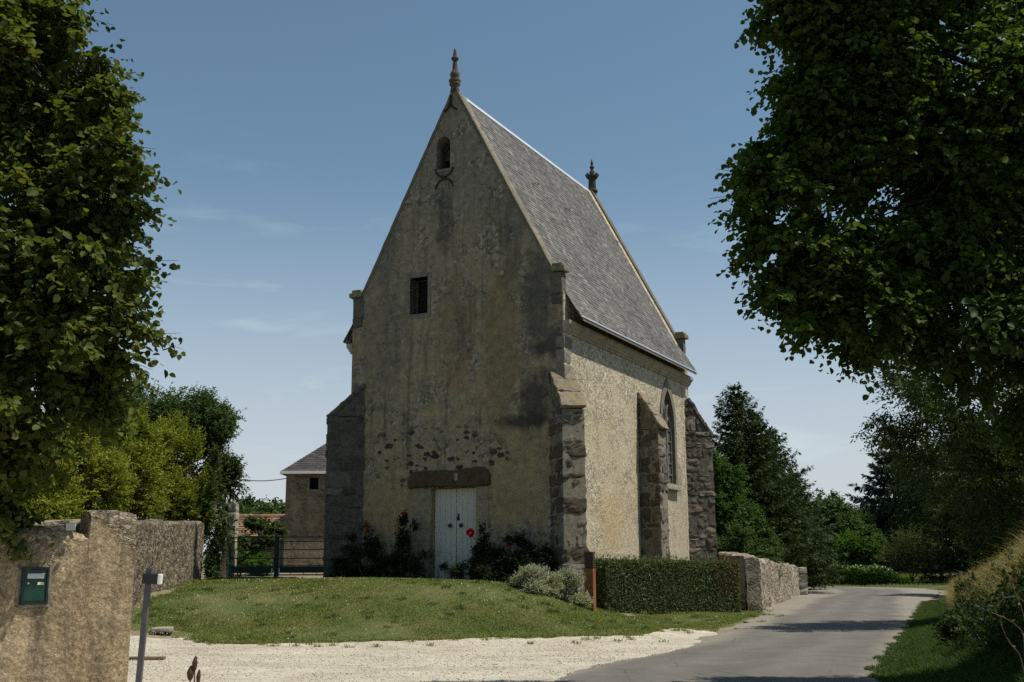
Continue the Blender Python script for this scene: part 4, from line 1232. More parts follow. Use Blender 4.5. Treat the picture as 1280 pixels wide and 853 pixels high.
def sprays(P, D, rng, leaves=8, tlen=.45, size=.08, droop=.25, spread=.9, ratio=.7, szvar=.3, up=.8):
    """twigs of alternating leaves from P along D"""
    n = len(P)
    D = unit(D + np.array([0, 0, -droop]) * rng.uniform(0, 1.4, (n, 1)))
    side_ = unit(np.cross(D, np.array([0, 0, 1.0]) + rng.normal(size=(n, 3)) * .25))
    L_ = tlen * rng.uniform(.5, 1.35, n)
    t = (np.arange(leaves) + .5) / leaves
    PP = P[:, None, :] + D[:, None, :] * (L_[:, None] * t[None, :])[..., None]
    PP[..., 2] -= (droop * .35 * L_[:, None] * t[None, :] ** 2)
    sg = np.where(np.arange(leaves) % 2, 1.0, -1.0)[None, :, None]
    DD = D[:, None, :] * .55 + side_[:, None, :] * sg * spread + rng.normal(size=(n, leaves, 3)) * .38
    DD[..., 2] -= droop * .9
    NN = np.array([0, 0, 1.0]) * up + rng.normal(size=(n, leaves, 3)) * .45
    sz = size * rng.uniform(1 - szvar, 1 + szvar, (n, leaves)) * (1.08 - .35 * t[None, :])
    return leaves_vf(PP.reshape(-1, 3), DD.reshape(-1, 3), NN.reshape(-1, 3), sz.reshape(-1), ratio), (P, P + D * L_[:, None])

def limb_tubes(mb, base, top, r0, targets, rng, bend=.25):
    """a bent tapering trunk from base to top and a limb to each target"""
    base, top = np.array(base, float), np.array(top, float)
    n = 9
    k = rng.normal(size=3) * bend; k[2] = 0
    path = [base + (top - base) * t + k * math.sin(math.pi * t) * .6 + (np.array([rng.normal(), rng.normal(), 0]) * .02 * r0 * 10 if 0 < i < n else 0) for i, t in enumerate(np.linspace(0, 1, n + 1))]
    rad = [r0 * (1.35 if i == 0 else 1.08 if i == 1 else (1 - .72 * i / n)) for i in range(n + 1)]
    mb.tube([tuple(p) for p in path], rad, 10)
    for T in targets:
        T = np.array(T, float)
        i = int(np.clip(rng.uniform(.35, .95) * n, 2, n)); T = path[i] + (T - path[i]) * .8
        s = path[i]; m = (s + T) / 2 + np.array([0, 0, .12 * np.linalg.norm(T - s)]) + rng.normal(size=3) * .08 * np.linalg.norm(T - s)
        r = rad[i] * .6
        L0 = np.linalg.norm(T - s); pl = []; wv = rng.normal(size=(3, 3)) * .045 * L0
        for q in np.linspace(0, 1, 12):
            b3 = s * (1 - q) ** 2 + m * 2 * q * (1 - q) + T * q * q
            pl.append(tuple(b3 + wv[0] * math.sin(q * 5) * q + wv[1] * math.sin(q * 9 + 1) * q * .6 + wv[2] * math.sin(q * 15) * q * .25))
        mb.tube(pl, [r * (1 - q) ** .8 * .8 + .004 for q in np.linspace(0, 1, 12)], 6)

def broadleaf(name, label, base, trunk_top, r0, lobes, twigs, leaf, mat, seed, tlen=.5, leaves=8, droop=.25, ratio=.7, cat='tree', group=None, sub=26, sub_r=.34, shell=.72, stems=True, zmin=None, n_limb=None, extra_limbs=()):
    rng = np.random.default_rng(seed)
    t = empty(name, tuple(base))
    tag(t, label, cat, group)
    b = np.array(base, float)
    P, D = lobe_points(lobes, twigs, rng, sub, sub_r, shell)
    if zmin is not None:
        k = P[:, 2] > zmin; P, D = P[k], D[k]
    (V, F), (A, B) = sprays(P, D, rng, leaves, tlen, leaf, droop, ratio=ratio)
    np_mesh('crown', V - b, F, mat, t)
    mb = MB()
    tg = []
    for l in lobes[:n_limb]:
        l = np.array(l, float)
        for _ in range(3 if len(lobes) > 3 else 6):
            tg.append(l[:3] + unit(rng.normal(size=3)) * l[3:6] * .75 - b)
    limb_tubes(mb, (0, 0, -.3), np.array(trunk_top) - b, r0, tg, rng)
    for lm in extra_limbs:
        lm = np.array(lm, float) - b
        mb.tube([tuple(q) for q in lm], list(np.linspace(r0 * .4, .012, len(lm))), 7)
    if stems:
        m = min(len(A), 1500)
        for i in rng.choice(len(A), m, replace=False):
            d = B[i] - A[i]
            mb.tube([tuple(A[i] - d * .5 - b), tuple(B[i] - b)], [.006 * leaf / .08, .002], 3, cap=False)
    mb.build('trunk', MAT['bark'], t, smooth=True)
    return t

def conifer(name, label, base, h, r, n_whorl, mat, seed, needle=.22, droop=.35, dens=1.0, bare=.06, group=None, up_tip=.2, taper=1.0, width=.28):
    """trunk with whorls of spreading branches, each a flat fan of needle sprays"""
    rng = np.random.default_rng(seed)
    t = empty(name, tuple(base)); tag(t, label, 'tree', group)
    mb = MB()
    mb.tube([(0, 0, -.3), (0.02, 0, h * .5), (0, 0, h * .99)], [h * .018 + .03, h * .011, .012], 8)
    P, D, N, S = [], [], [], []
    for i in range(n_whorl):
        f = bare + (1 - bare) * ((i + rng.uniform(-.3, .3)) / n_whorl)
        f = min(max(f, bare), .985)
        z = h * f
        ln0 = r * (1 - f) ** taper + .12
        nb = max(4, int(7 - 2 * f))
        a0 = rng.uniform(0, 6.28)
        for b in range(nb):
            a = a0 + 6.283 * b / nb + rng.normal() * .2
            ln = ln0 * rng.uniform(.62, 1.18)
            dirv = np.array([math.cos(a), math.sin(a), 0])
            sl = -droop * rng.uniform(.5, 1.3) + f * .5
            m = max(4, int(ln / .16 * dens))
            tt = (np.arange(m) + rng.uniform(0, 1, m)) / m
            pts = np.outer(tt * ln, dirv); pts[:, 2] = z + sl * ln * tt + up_tip * ln * tt ** 3
            mb.tube([(0, 0, z), tuple(pts[m // 2]), tuple(pts[-1])], [.02 + .012 * ln, .012, .004], 4, cap=False)
            sd = np.array([-dirv[1], dirv[0], 0])
            for sgn in (-1, 1, 0):
                k = len(tt)
                wd = np.clip((1 - tt) * 1.2, .25, 1) * min(.55, ln * .3)
                reach = rng.uniform(.15, 1, k) * wd
                P.append(pts + sd * (sgn * reach)[:, None] + rng.normal(size=(k, 3)) * .03)
                D.append(dirv * .8 + sd * sgn * .7 + rng.normal(size=(k, 3)) * .3 + np.array([0, 0, -.25]))
                N.append(np.array([0, 0, 1.0]) + rng.normal(size=(k, 3)) * .45)
                S.append(needle * rng.uniform(.6, 1.3, k))
    # leader tuft
    k = 14
    P.append(np.column_stack([np.zeros(k), np.zeros(k), h * (.95 + .05 * rng.uniform(0, 1, k))])); D.append(np.array([0, 0, 1.]) + rng.normal(size=(k, 3)) * .4)
    N.append(rng.normal(size=(k, 3))); S.append(needle * rng.uniform(.5, .9, k))
    P, D, N, S = np.concatenate(P), np.concatenate(D), np.concatenate(N), np.concatenate(S)
    # each spray: three narrow leaflets
    Vs, Fs, o = [], [], 0
    for q in range(3):
        V, F = leaves_vf(P + rng.normal(size=P.shape) * .02, D + rng.normal(size=P.shape) * .35, N, S, width, .02, False)
        Vs.append(V); Fs.append(F + o); o += len(V)
    np_mesh('crown', np.concatenate(Vs), np.concatenate(Fs), mat, t)
    mb.build('trunk', MAT['bark'], t)
    return t

def shrub(name, label, base, lobes, twigs, leaf, mat, seed, cat='shrub', group=None, tlen=.3, leaves=7, droop=.1, ratio=.6, stem_mat='stem', n_stem=9, extra=None, zmin=None, sub=26, sub_r=.34, shell=.72):
    """bush: leafy sprays over bare stems rising from the base"""
    rng = np.random.default_rng(seed)
    t = empty(name, tuple(base)); tag(t, label, cat, group)
    b = np.array(base, float)
    P, D = lobe_points(lobes, twigs, rng, sub, sub_r, shell)
    k = P[:, 2] > (b[2] + .03 if zmin is None else zmin); P, D = P[k], D[k]
    (V, F), _ = sprays(P, D, rng, leaves, tlen, leaf, droop, ratio=ratio)
    np_mesh('foliage', V - b, F, mat, t)
    mb = MB()
    for i in range(n_stem):
        l = np.array(lobes[i % len(lobes)], float)
        T = l[:3] + unit(rng.normal(size=3)) * l[3:6] * .6 - b
        s = np.array([rng.normal() * .08, rng.normal() * .08, -.1])
        m = (s + T) / 2 + rng.normal(size=3) * .06
        mb.tube([tuple(s), tuple(m), tuple(T)], [.02, .014, .005], 5, cap=False)
    mb.build('stem', MAT[stem_mat], t)
    return t

def lobe_px(px, py, Y, rx, rz, ry=None):
    """a crown lobe seen at that pixel: radii in photograph pixels, Y metres away"""
    p = at_y(px, py, Y); s = Y / FOC
    return (p[0], p[1], p[2], rx * s, (ry if ry else rx) * s, rz * s)

# ------------------------------------------------------------------ walls and the things on them
# near wall at the left, with its taller end pier
W1 = at_y(171, 660, 11.0)[:2]
W0 = W1 + np.array([-.83, -.56]) * 3.4
ZN = at_y(100, 666, 10.8)[2]
ZP = at_y(140, 641, 11.0)[2]
def near_top(t):
    d = (1 - t) * 3.4
    return ZP if d < .44 else ZN + .03 * math.sin(d * 2.1) - .02
nw = rough_slab('rendered_wall', W0, W1, .42, -.3, near_top, MAT['near_wall'], n=(300, 170), amp=.013, seed=4, top_amp=.09)
tag(nw, 'near ochre rendered garden wall with taller end pier and a green letterbox in it', 'wall')
WD = (W1 - W0) / 3.4; WN = np.array([WD[1], -WD[0]])            # outward normal of the face
def on_wall(px, py, out=0.0):
    d = ray(px, py); o = W0 + WN * out
    t = (WN @ o) / (WN @ d[:2]); return CAMP + d * t
# letterbox, built in the frame of the wall face
c0 = on_wall(43, 732)
lb = empty('letterbox', (c0[0], c0[1], c0[2]), math.atan2(WD[1], WD[0]))
tag(lb, 'small dark green letterbox with silver flap set in the ochre wall', 'letterbox')
def lx(px, py): return float((on_wall(px, py)[:2] - c0[:2]) @ WD), float(on_wall(px, py)[2] - c0[2])
bx0, bz0 = lx(28, 752); bx1, bz1 = lx(59.5, 711)
bx0 = -(bx1 - bx0) / 2; bx1 = -bx0; bz0 = -(bz1 - bz0) / 2; bz1 = -bz0
m = MB()
m.box(bx0 - .018, bx1 + .018, -.035, .12, bz1, bz1 + .02); m.box(bx0 - .018, bx1 + .018, -.035, .12, bz0 - .02, bz0)
m.box(bx0 - .018, bx0, -.035, .12, bz0 + .001, bz1 - .001); m.box(bx1, bx1 + .018, -.035, .12, bz0 + .001, bz1 - .001)
m.build('frame', MAT['black_frame'], lb)
m = MB(); m.box(bx0 + .001, bx1 - .001, -.022, .10, bz0 + .001, bz1 - .001); d_ = m.build('door', MAT['box_green'], lb, bevel=.004)
m = MB(); m.box(bx0 + .025, bx1 - .025, -.040, -.023, bz1 - .085, bz1 - .045); m.box(bx0 + .025, bx1 - .025, -.052, -.023, bz1 - .046, bz1 - .038); m.build('flap', MAT['alu'], lb, bevel=.003)
m = MB(); m.box(.02, .075, -.027, -.0225, .005, .03); m.build('name_card', MAT['label'], d_)
m = MB(); m.tube([(bx0 + .04, -.018, .02), (bx0 + .04, -.03, .02)], .010, 10); m.build('lock', MAT['alu'], d_)
m = MB()
rough_block(m, (0, -.018, bz0 - .036), (bx1 + .04, .006, .012), ((1, 0, 0), (0, 1, 0), (0, 0, 1)), 3, 5, .008)
rough_block(m, (bx0 - .036, -.006, 0), (.014, .008, bz1 + .04), ((1, 0, 0), (0, 1, 0), (0, 0, 1)), 4, 5, .008)
rough_block(m, (bx1 + .036, -.006, 0), (.014, .008, bz1 + .04), ((1, 0, 0), (0, 1, 0), (0, 0, 1)), 6, 5, .008)
m.build('mortar_surround', MAT['mortar'], lb)

# a rusty strap hanging at the edge of the wall
m = MB(); p0, p1 = on_wall(-6, 735, .03), on_wall(7, 748.5, .03)
m.tube([tuple(p0), tuple((p0 + p1) / 2 + np.array([0, 0, .01])), tuple(p1)], [.011, .012, .009], 6)
tag(m.build('branch_stub', MAT['dry_stem']), 'thin reddish stick against the ochre wall, left of the letterbox', 'stick')

# low wall behind and the white box on it
b0, b1 = at_y(-30, 660, 13.0)[:2], at_y(100, 660, 13.0)[:2]
zt = at_y(60, 653, 13.0)[2]
lowall = rough_slab('back_garden_wall', b0, b1, .3, -.2, lambda t: zt, MAT['road_wall'], n=(60, 50), amp=.02, seed=8, top_amp=.015)
tag(lowall, 'low stone wall showing just over the ochre wall, in tree shade', 'wall')
pb = at_y(94, 660, 11.9)
m = MB(); m.box(-.085, .085, -.06, .06, -.9, .05); bxo = m.build('meter_box', MAT['tower_wall'])
bxo.location = (pb[0], pb[1], pb[2]); tag(bxo, 'small box with a white lid behind the ochre wall, beside its pier', 'box')
m = MB(); m.box(-.07, .03, -.075, -.061, -.03, .045); m.build('lid', MAT['white'], bxo)
m = MB(); m.box(.04, .08, -.073, -.061, -.05, .03); m.build('green_flap', MAT['box_green'], bxo)

# sensor post
pt, pbm = at_y(186, 722, 9.4), at_y(171, 870, 9.4)
tp = empty('sensor_post', (pbm[0], pbm[1], 0)); tag(tp, 'thin leaning steel post with a black and white sensor head by the ochre wall', 'post')
ax_ = Vector(pt - pbm).normalized(); base_ = Vector(pbm) - ax_ * (pbm[2] / ax_.z)
tp.location = base_
m = MB()
ln = (Vector(pt) - base_).length
m.tube([(0, 0, -.15), tuple(ax_ * (ln + .075))], .030, 4)
m.build('pole', MAT['post_steel'], tp)
m = MB(); c = ax_ * (ln - .01)
hz = ax_; hx = Vector((1, .12, 0)).normalized(); hx = (hx - hz * hx.dot(hz)).normalized(); hy = hz.cross(hx)
def obox(mb, c, h): 
    vs_ = [c + hx * (a * h[0]) + hy * (b * h[1]) + hz * (d * h[2]) for a, b, d in ((-1, -1, -1), (1, -1, -1), (1, 1, -1), (-1, 1, -1), (-1, -1, 1), (1, -1, 1), (1, 1, 1), (-1, 1, 1))]
    mb.add(vs_, [(3, 2, 1, 0), (4, 5, 6, 7), (0, 1, 5, 4), (1, 2, 6, 5), (2, 3, 7, 6), (3, 0, 4, 7)])
obox(m, c + hx * .022 - hy * .035, (.062, .034, .042)); hd = m.build('sensor_head', MAT['black_frame'], tp, bevel=.006)
m = MB(); obox(m, c + hx * .098 - hy * .035, (.016, .034, .042)); m.build('lens_cover', MAT['white'], hd, bevel=.006)

# far garden wall, left of the gate
G0, G1 = at_y(160, 700, 22.6)[:2], at_y(253, 700, 30.6)[:2]
za, zb_ = at_y(177, 655, 23.6)[2], at_y(250, 653, 30.6)[2]
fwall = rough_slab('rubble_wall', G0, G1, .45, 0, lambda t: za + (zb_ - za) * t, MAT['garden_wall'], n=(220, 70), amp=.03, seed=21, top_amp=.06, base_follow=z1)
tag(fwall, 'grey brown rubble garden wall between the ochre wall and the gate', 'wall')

# gate pillar
gp = at_y(288, 690, 31.8)
m = MB(); zz = z1(gp[0], gp[1]) - .2; ztop = at_y(288, 636, 31.8)[2]; k = 0
while zz < ztop:
    rough_block(m, (gp[0] + .04, gp[1], zz + .13), (.125, .18, .125), ((1, 0, 0), (0, 1, 0), (0, 0, 1)), 300 + k, 4, .03); zz += .255; k += 1
tag(m.build('gate_pillar', MAT['pale_block']), 'pale stone gate pillar half hidden by ivy', 'pillar')

# double gate
ga, gb = at_y(285, 720, 31.6), at_y(412, 720, 31.6)
gz0, gz1 = at_y(345, 722, 31.6)[2], at_y(345, 671, 31.6)[2]
gate = empty('double_gate', (ga[0], 31.6, gz0)); tag(gate, 'dark green metal double gate with open rails over solid lower panels', 'gate')
gw = gb[0] - ga[0]; gh = gz1 - gz0
mx = at_y(345, 720, 31.6)[0] - ga[0]
for a, b in ((.02, mx - .03), (mx + .03, gw)):
    m = MB()
    m.box(a, a + .035, -.02, .02, 0.02, gh); m.box(b - .035, b, -.02, .02, .02, gh)
    for f in (.985, .88, .675, .465, .28): m.box(a + .036, b - .036, -.013, .013, gh * f - .013, gh * f + .013)
    m.box(a + .051, b - .051, -.02, .02, .05, .085)
    for k in range(1, 4):
        x = a + (b - a) * k / 4; m.box(x - .008, x + .008, -.010, .010, .086, gh * .28 - .019)
    lf = m.build('gate_leaf', MAT['gate_green'], gate)
    m = MB(); m.box(a + .052, b - .052, -.006, .006, .12, gh * .262); m.build('panel', MAT['gate_green'], lf)
    for k in range(0): pass
m = MB(); m.box(mx - .029, mx + .029, -.05, .05, -.1, gh + .02); m.build('meeting_post', MAT['gate_green'], gate)
for x in (mx - .13, mx + .07):
    m = MB(); m.box(x, x + .03, -.032, -.026, .04, .25); m.build('bolt', MAT['alu'], gate)

# tower house behind
ty = 47.0
ta = at_y(358, 590, ty); ze_t = ta[2]
tw = empty('tower_house', (ta[0], ty, 1.0)); tag(tw, 'square stone tower house with a hipped slate roof behind the gate', 'house')
S_ = 4.6; he = ze_t - 1.0
ow = [at_y(387, 597, ty), at_y(398, 612, ty)]
wx0, wx1, wz0, wz1 = ow[0][0] - ta[0], ow[1][0] - ta[0], ow[1][2] - 1.0, ow[0][2] - 1.0
m = MB()
m.prism([(0, -.6), (S_, -.6), (S_, he), (0, he)], [[(wx0, wz0), (wx1, wz0), (wx1, wz1), (wx0, wz1)]], lambda u, v, w: (u, w, v), .4)
m.prism([(0, -.6), (S_, -.6), (S_, he), (0, he)], [], lambda u, v, w: (u, S_ - w, v), .4)
m.prism([(.4 + .002, -.6), (S_ - .402, -.6), (S_ - .402, he), (.402, he)], [], lambda u, v, w: (w, u, v), .4)
m.prism([(.4 + .002, -.6), (S_ - .402, -.6), (S_ - .402, he), (.402, he)], [], lambda u, v, w: (S_ - w, u, v), .4)
m.build('wall', MAT['tower_wall'], tw)
m = MB(); m.box(wx0 - .09, wx1 + .09, -.02, .2, wz0 - .10, wz0 - .002); m.box(wx0 - .09, wx0 - .002, -.02, .2, wz0, wz1); m.box(wx1 + .002, wx1 + .09, -.02, .2, wz0, wz1)
tf = m.build('window', MAT['grey_stone'], tw); m = MB(); m.box(wx0 - .02, wx1 + .02, .25, .27, wz0 - .02, wz1 + .02); m.build('pane', MAT['black'], tf)
# hipped roof made of slate courses
apx = at_y(408, 546, ty + 0); hr = (apx[2] - ze_t) / (apx[0] - ta[0] + .12)
m = MB()
o_ = .18; H_ = (S_ / 2 + o_) * hr
base = [(-o_, -o_), (S_ + o_, -o_), (S_ + o_, S_ + o_), (-o_, S_ + o_)]
rows = 24
for sd in range(4):
    A_, B_ = np.array(base[sd]), np.array(base[(sd + 1) % 4]); Cn = np.array([S_ / 2, S_ / 2])
    rr = np.random.default_rng(sd)
    for r in range(rows):
        t0, t1 = r / rows, (r + 1.6) / rows
        t1 = min(t1, 1)
        a0, b0_ = A_ + (Cn - A_) * t0, B_ + (Cn - B_) * t0
        ln = np.hypot(*(b0_ - a0)); n_ = max(1, int(ln / .3)); e = (b0_ - a0) / ln
        inn = np.array([-e[1], e[0]])
        dt = (t1 - t0) * (S_ / 2 + o_)
        for q in range(n_):
            u0, u1 = ln * q / n_ + .004, ln * (q + 1) / n_ - .004
            j = rr.uniform(0, .012)
            lo0, lo1 = a0 + e * u0, a0 + e * u1
            h0, h1 = max(u0, 0), u1
            hi0 = a0 + e * min(max(u0, dt * (1)), ln) + inn * dt; hi1 = a0 + e * max(min(u1, ln - dt), 0) + inn * dt
            if np.dot(hi1 - hi0, e) < 0: hi1 = hi0 = (hi0 + hi1) / 2
            m.add([(lo0[0], lo0[1], he + H_ * t0 + .03 + j), (lo1[0], lo1[1], he + H_ * t0 + .03 + j), (hi1[0], hi1[1], he + H_ * t1 + .005), (hi0[0], hi0[1], he + H_ * t1 + .005)], [(0, 1, 2, 3)])
rf = m.build('roof', MAT['tower_slate'], tw)
m = MB(); m.box(-o_ - .04, S_ + o_ + .04, -o_ - .06, -o_ + .01, he - .10, he + .02); m.box(-o_ - .06, -o_ + .01, -o_ + .012, S_ + o_, he - .10, he + .02); m.build('gutter', MAT['white'], rf)

# shed with red tiles beyond the gate
sy = 52.0
sa, sb_ = at_y(303, 646, sy), at_y(364, 646, sy)
ez = at_y(330, 673, sy)[2]; rz_ = sa[2]
sh = empty('tiled_shed', (sa[0], sy, 1.0)); tag(sh, 'low shed with a red clay tile roof between the gate pillar and the tower house', 'shed')
ww = sb_[0] - sa[0] + 3.0
m = MB(); m.box(.15, ww - .1, -1.9, 2.0, -.6, ez - 1.0 + .05); m.build('wall', MAT['tower_wall'], sh)
m = MB(); rr = np.random.default_rng(3); nr = 11; tyl = 2.2
for r in range(nr):
    t0, t1 = r / nr, min((r + 1.4) / nr, 1.0)
    x = -.15 - (.12 if r % 2 else 0)
    while x < ww:
        w_ = .24
        y0, y1 = -tyl + tyl * t0, -tyl + tyl * t1
        za_, zb2 = (ez - 1) + (rz_ - ez) * t0 + .05, (ez - 1) + (rz_ - ez) * t1
        j = rr.uniform(0, .03)
        m.add([(x, y0, za_ + j), (x + w_ * .93, y0, za_ + j), (x + w_ * .93, y1, zb2), (x, y1, zb2), (x, y0, za_ + j - .03), (x + w_ * .93, y0, za_ + j - .03)], [(0, 1, 2, 3), (4, 5, 1, 0)])
        x += w_
m.add([(-.2, -tyl, ez - 1.03), (ww, -tyl, ez - 1.03), (ww, 0, rz_ - 1.03), (-.2, 0, rz_ - 1.03), (ww, tyl, ez - 1.03), (-.2, tyl, ez - 1.03)], [(0, 1, 2, 3), (3, 2, 4, 5)])
for k in range(int(ww / .33)): m.tube([(-.2 + k * .33, 0, rz_ - .99), (-.2 + k * .33 + .35, 0, rz_ - .975)], [.085, .10], 8)
m.build('roof', MAT['tile'], sh)
dx0, dx1 = at_y(314, 700, sy - 1.9)[0] - sa[0], at_y(326, 700, sy - 1.9)[0] - sa[0]
m = MB(); m.box(dx0, dx1, -1.95, -1.905, -.2, 1.05); m.box(dx0 + .05, dx1 - .05, -1.97, -1.952, .0, .45); m.build('door', MAT['red_paint'], sh)

# overhead cable from the trees to the tower
m = MB(); c0_, c1_ = at_y(250, 588, 40), np.array([ta[0] - .02, ty + .1, at_y(358, 598, ty)[2]])
pts = [c0_ + (c1_ - c0_) * t - np.array([0, 0, .22 * 4 * t * (1 - t)]) for t in np.linspace(0, 1, 12)]
m.tube([tuple(p) for p in pts], .018, 5)
tag(m.build('overhead_cable', MAT['black_frame']), 'thin dark overhead cable running to the tower house', 'cable')

# wall along the road beyond the hedge
R0, R1, R2 = ch_world(HW + .62, CH_L + .55), np.array(at_z(934, 766.5)[:2]), np.array(at_z(1000, 746)[:2])
z_a, z_b, z_c = at_y(899, 690, R0[1])[2], at_y(940, 697, R1[1])[2], at_y(998, 709, R2[1])[2]
s1 = np.hypot(*(R1 - R0)); s2 = np.hypot(*(R2 - R1))
rwall = empty('roadside_wall', (R1[0], R1[1], 0)); tag(rwall, 'pale rubble garden wall curving along the road from the chapel buttress', 'wall')
wa = rough_slab('wall_run', R0, R1 + (R1 - R0) / s1 * .1, .4, -.3, lambda t: z_a + (z_b - z_a) * t, MAT['road_wall'], n=(60, 60), amp=.03, seed=31, top_amp=.06)
wb_ = rough_slab('wall_run', R1, R2, .45, -.3, lambda t: z_b + (z_c - z_b) * t, MAT['road_wall'], n=(240, 60), amp=.045, seed=33, top_amp=.12)
for o in (wa, wb_):
    o.parent = rwall; o.location = (-R1[0], -R1[1], 0)
m = MB(); zz = -.2; k = 0
while zz < z_c - .02:
    rough_block(m, (R2[0] + .1 - R1[0], R2[1] + .45 - R1[1], zz + .14), (.28, .40, .14), ((1, 0, 0), (0, 1, 0), (0, 0, 1)), 500 + k, 4, .04); zz += .28; k += 1
m.build('end_pier', MAT['pale_block'], rwall)

# rust-coloured post in front of the buttress
pp_ = at_z(738.5, 782, .03)
pz = at_y(738.5, 690, pp_[1])[2]
sc_ = pp_[1] / FOC
cp_ = empty('steel_lamp_post', (pp_[0], pp_[1], z1(pp_[0], pp_[1]))); tag(cp_, 'square rust coloured steel lamp post in front of the chapel corner buttress', 'lamp post')
cp_.rotation_euler = (0, 0, -.35)
hw_ = 5.8 * sc_; ph = pz - z1(pp_[0], pp_[1])
m = MB(); m.box(-hw_, hw_, -hw_, hw_, -.15, ph * .735); m.build('shaft', MAT['corten'], cp_, bevel=.01)
m = MB(); hh = ph * .737
for k in range(9): 
    z0_ = hh + (ph - hh - .03) * k / 9
    m.box(-hw_ * .98, hw_ * .98, -hw_ * .98, hw_ * .98, z0_, z0_ + (ph - hh) / 9 * .55)
m.box(-hw_ * .8, hw_ * .8, -hw_ * .8, hw_ * .8, hh, ph - .03); m.box(-hw_, hw_, -hw_, hw_, ph - .035, ph)
m.build('lamp_head', MAT['corten_dark'], cp_)
m = MB(); rough_block(m, (0, 0, .0), (hw_ * 1.6, hw_ * 1.6, .05), ((1, 0, 0), (0, 1, 0), (0, 0, 1)), 9, 4, .02); m.build('footing', MAT['pale_block'], cp_)

# clipped hedge beside the post
H0, H1 = np.array(at_z(758, 776.5)[:2]), np.array(at_z(926, 769)[:2])
hz0, hz1 = at_y(760, 700.5, H0[1])[2], at_y(926, 703.5, H1[1])[2]
hd = empty('clipped_hedge', (H0[0], H0[1], 0)); tag(hd, 'square clipped green hedge along the chapel wall, browned at its right end', 'hedge')
def hedge():
    rng = np.random.default_rng(5)
    d = (H1 - H0); ln = np.hypot(*d); d /= ln; nb = np.array([-d[1], d[0]]); th = 1.25
    n = 52000
    t = rng.uniform(0, ln, n); f = rng.uniform(0, 1, n)
    face = rng.choice(4, n, p=[.56, .26, .09, .09])
    u = rng.uniform(0, 1, n)
    dep = np.abs(rng.normal(0, .05, n))
    lump = .05 * wob(t, u * 1.6, 1.5)
    top = hz0 + (hz1 - hz0) * t / ln
    X = np.where(face == 2, 0.0 + dep, np.where(face == 3, ln - dep, t))
    Yb = np.where(face == 0, dep - lump, np.where(face == 1, u * th, u * th))
    Z = np.where(face == 1, top - dep + lump * .6, f * top)
    Nn = np.zeros((n, 3)); dd3 = np.array([d[0], d[1], 0]); nn3 = np.array([nb[0], nb[1], 0])
    for k, v in ((0, -nn3), (1, np.array([0, 0, 1.])), (2, -dd3), (3, dd3)): Nn[face == k] = v
    P = H0[None, :] + d[None, :] * X[:, None] + nb[None, :] * Yb[:, None]
    P = np.column_stack([P, Z])
    D = Nn * .5 + rng.normal(size=(n, 3)) * .6 + np.array([0, 0, .45])
    V, F = leaves_vf(P, D, Nn + rng.normal(size=(n, 3)) * .6, (.052 * rng.uniform(.6, 1.4, n)), .5, .08, True)
    V = V - np.array([H0[0], H0[1], 0])
    sh = rng.choice(n, 2600, replace=False)                 # stray shoots
    V = V.reshape(n, 6, 3); V[sh] += (Nn[sh] * rng.uniform(.02, .13, (2600, 1)) + np.array([0, 0, .03]))[:, None, :]; V = V.reshape(-1, 3)
    dry = (X > ln * .74) & (Z > .45 + .5 * np.clip((ln * .9 - X) / (ln * .16), 0, 1)) & (rng.uniform(0, 1, n) < np.clip((X - ln * .72) / .9, 0, .72))
    mi = np.repeat(dry.astype(np.int32), 2)
    o = np_mesh('foliage', V, F, [MAT['hedge'], MAT['hedge_dry']], hd)
    o.data.polygons.foreach_set('material_index', mi)
    m = MB()
    c = [(H0 + d * a + nb * b - H0) for a, b in ((.12, .12), (ln - .12, .12), (ln - .12, th - .1), (.12, th - .1))]
    for k in range(26):
        a = rng.uniform(.15, ln - .15); b = rng.uniform(.25, th - .2); q = d * a + nb * b
        m.tube([(q[0], q[1], -.1), (q[0] + rng.normal() * .1, q[1] + rng.normal() * .1, .7), (q[0] + rng.normal() * .2, q[1] + rng.normal() * .1, 1.3)], [.02, .014, .006], 5)
    m.build('stem', MAT['bark'], hd)
    # twiggy inner mass, so the hedge is not see-through
    k = 30000
    a, b, z = rng.uniform(.06, ln - .06, k), rng.uniform(.05, th - .05, k), rng.uniform(.02, 1, k) * (min(hz0, hz1) - .06)
    P = np.column_stack([(d[None, :] * a[:, None] + nb[None, :] * b[:, None]), z])
    V, F = leaves_vf(P, rng.normal(size=(k, 3)), rng.normal(size=(k, 3)), .10 * rng.uniform(.6, 1.3, k), .55, .08, True)
    np_mesh('inner_foliage', V, F, MAT['hedge'], hd)
hedge()

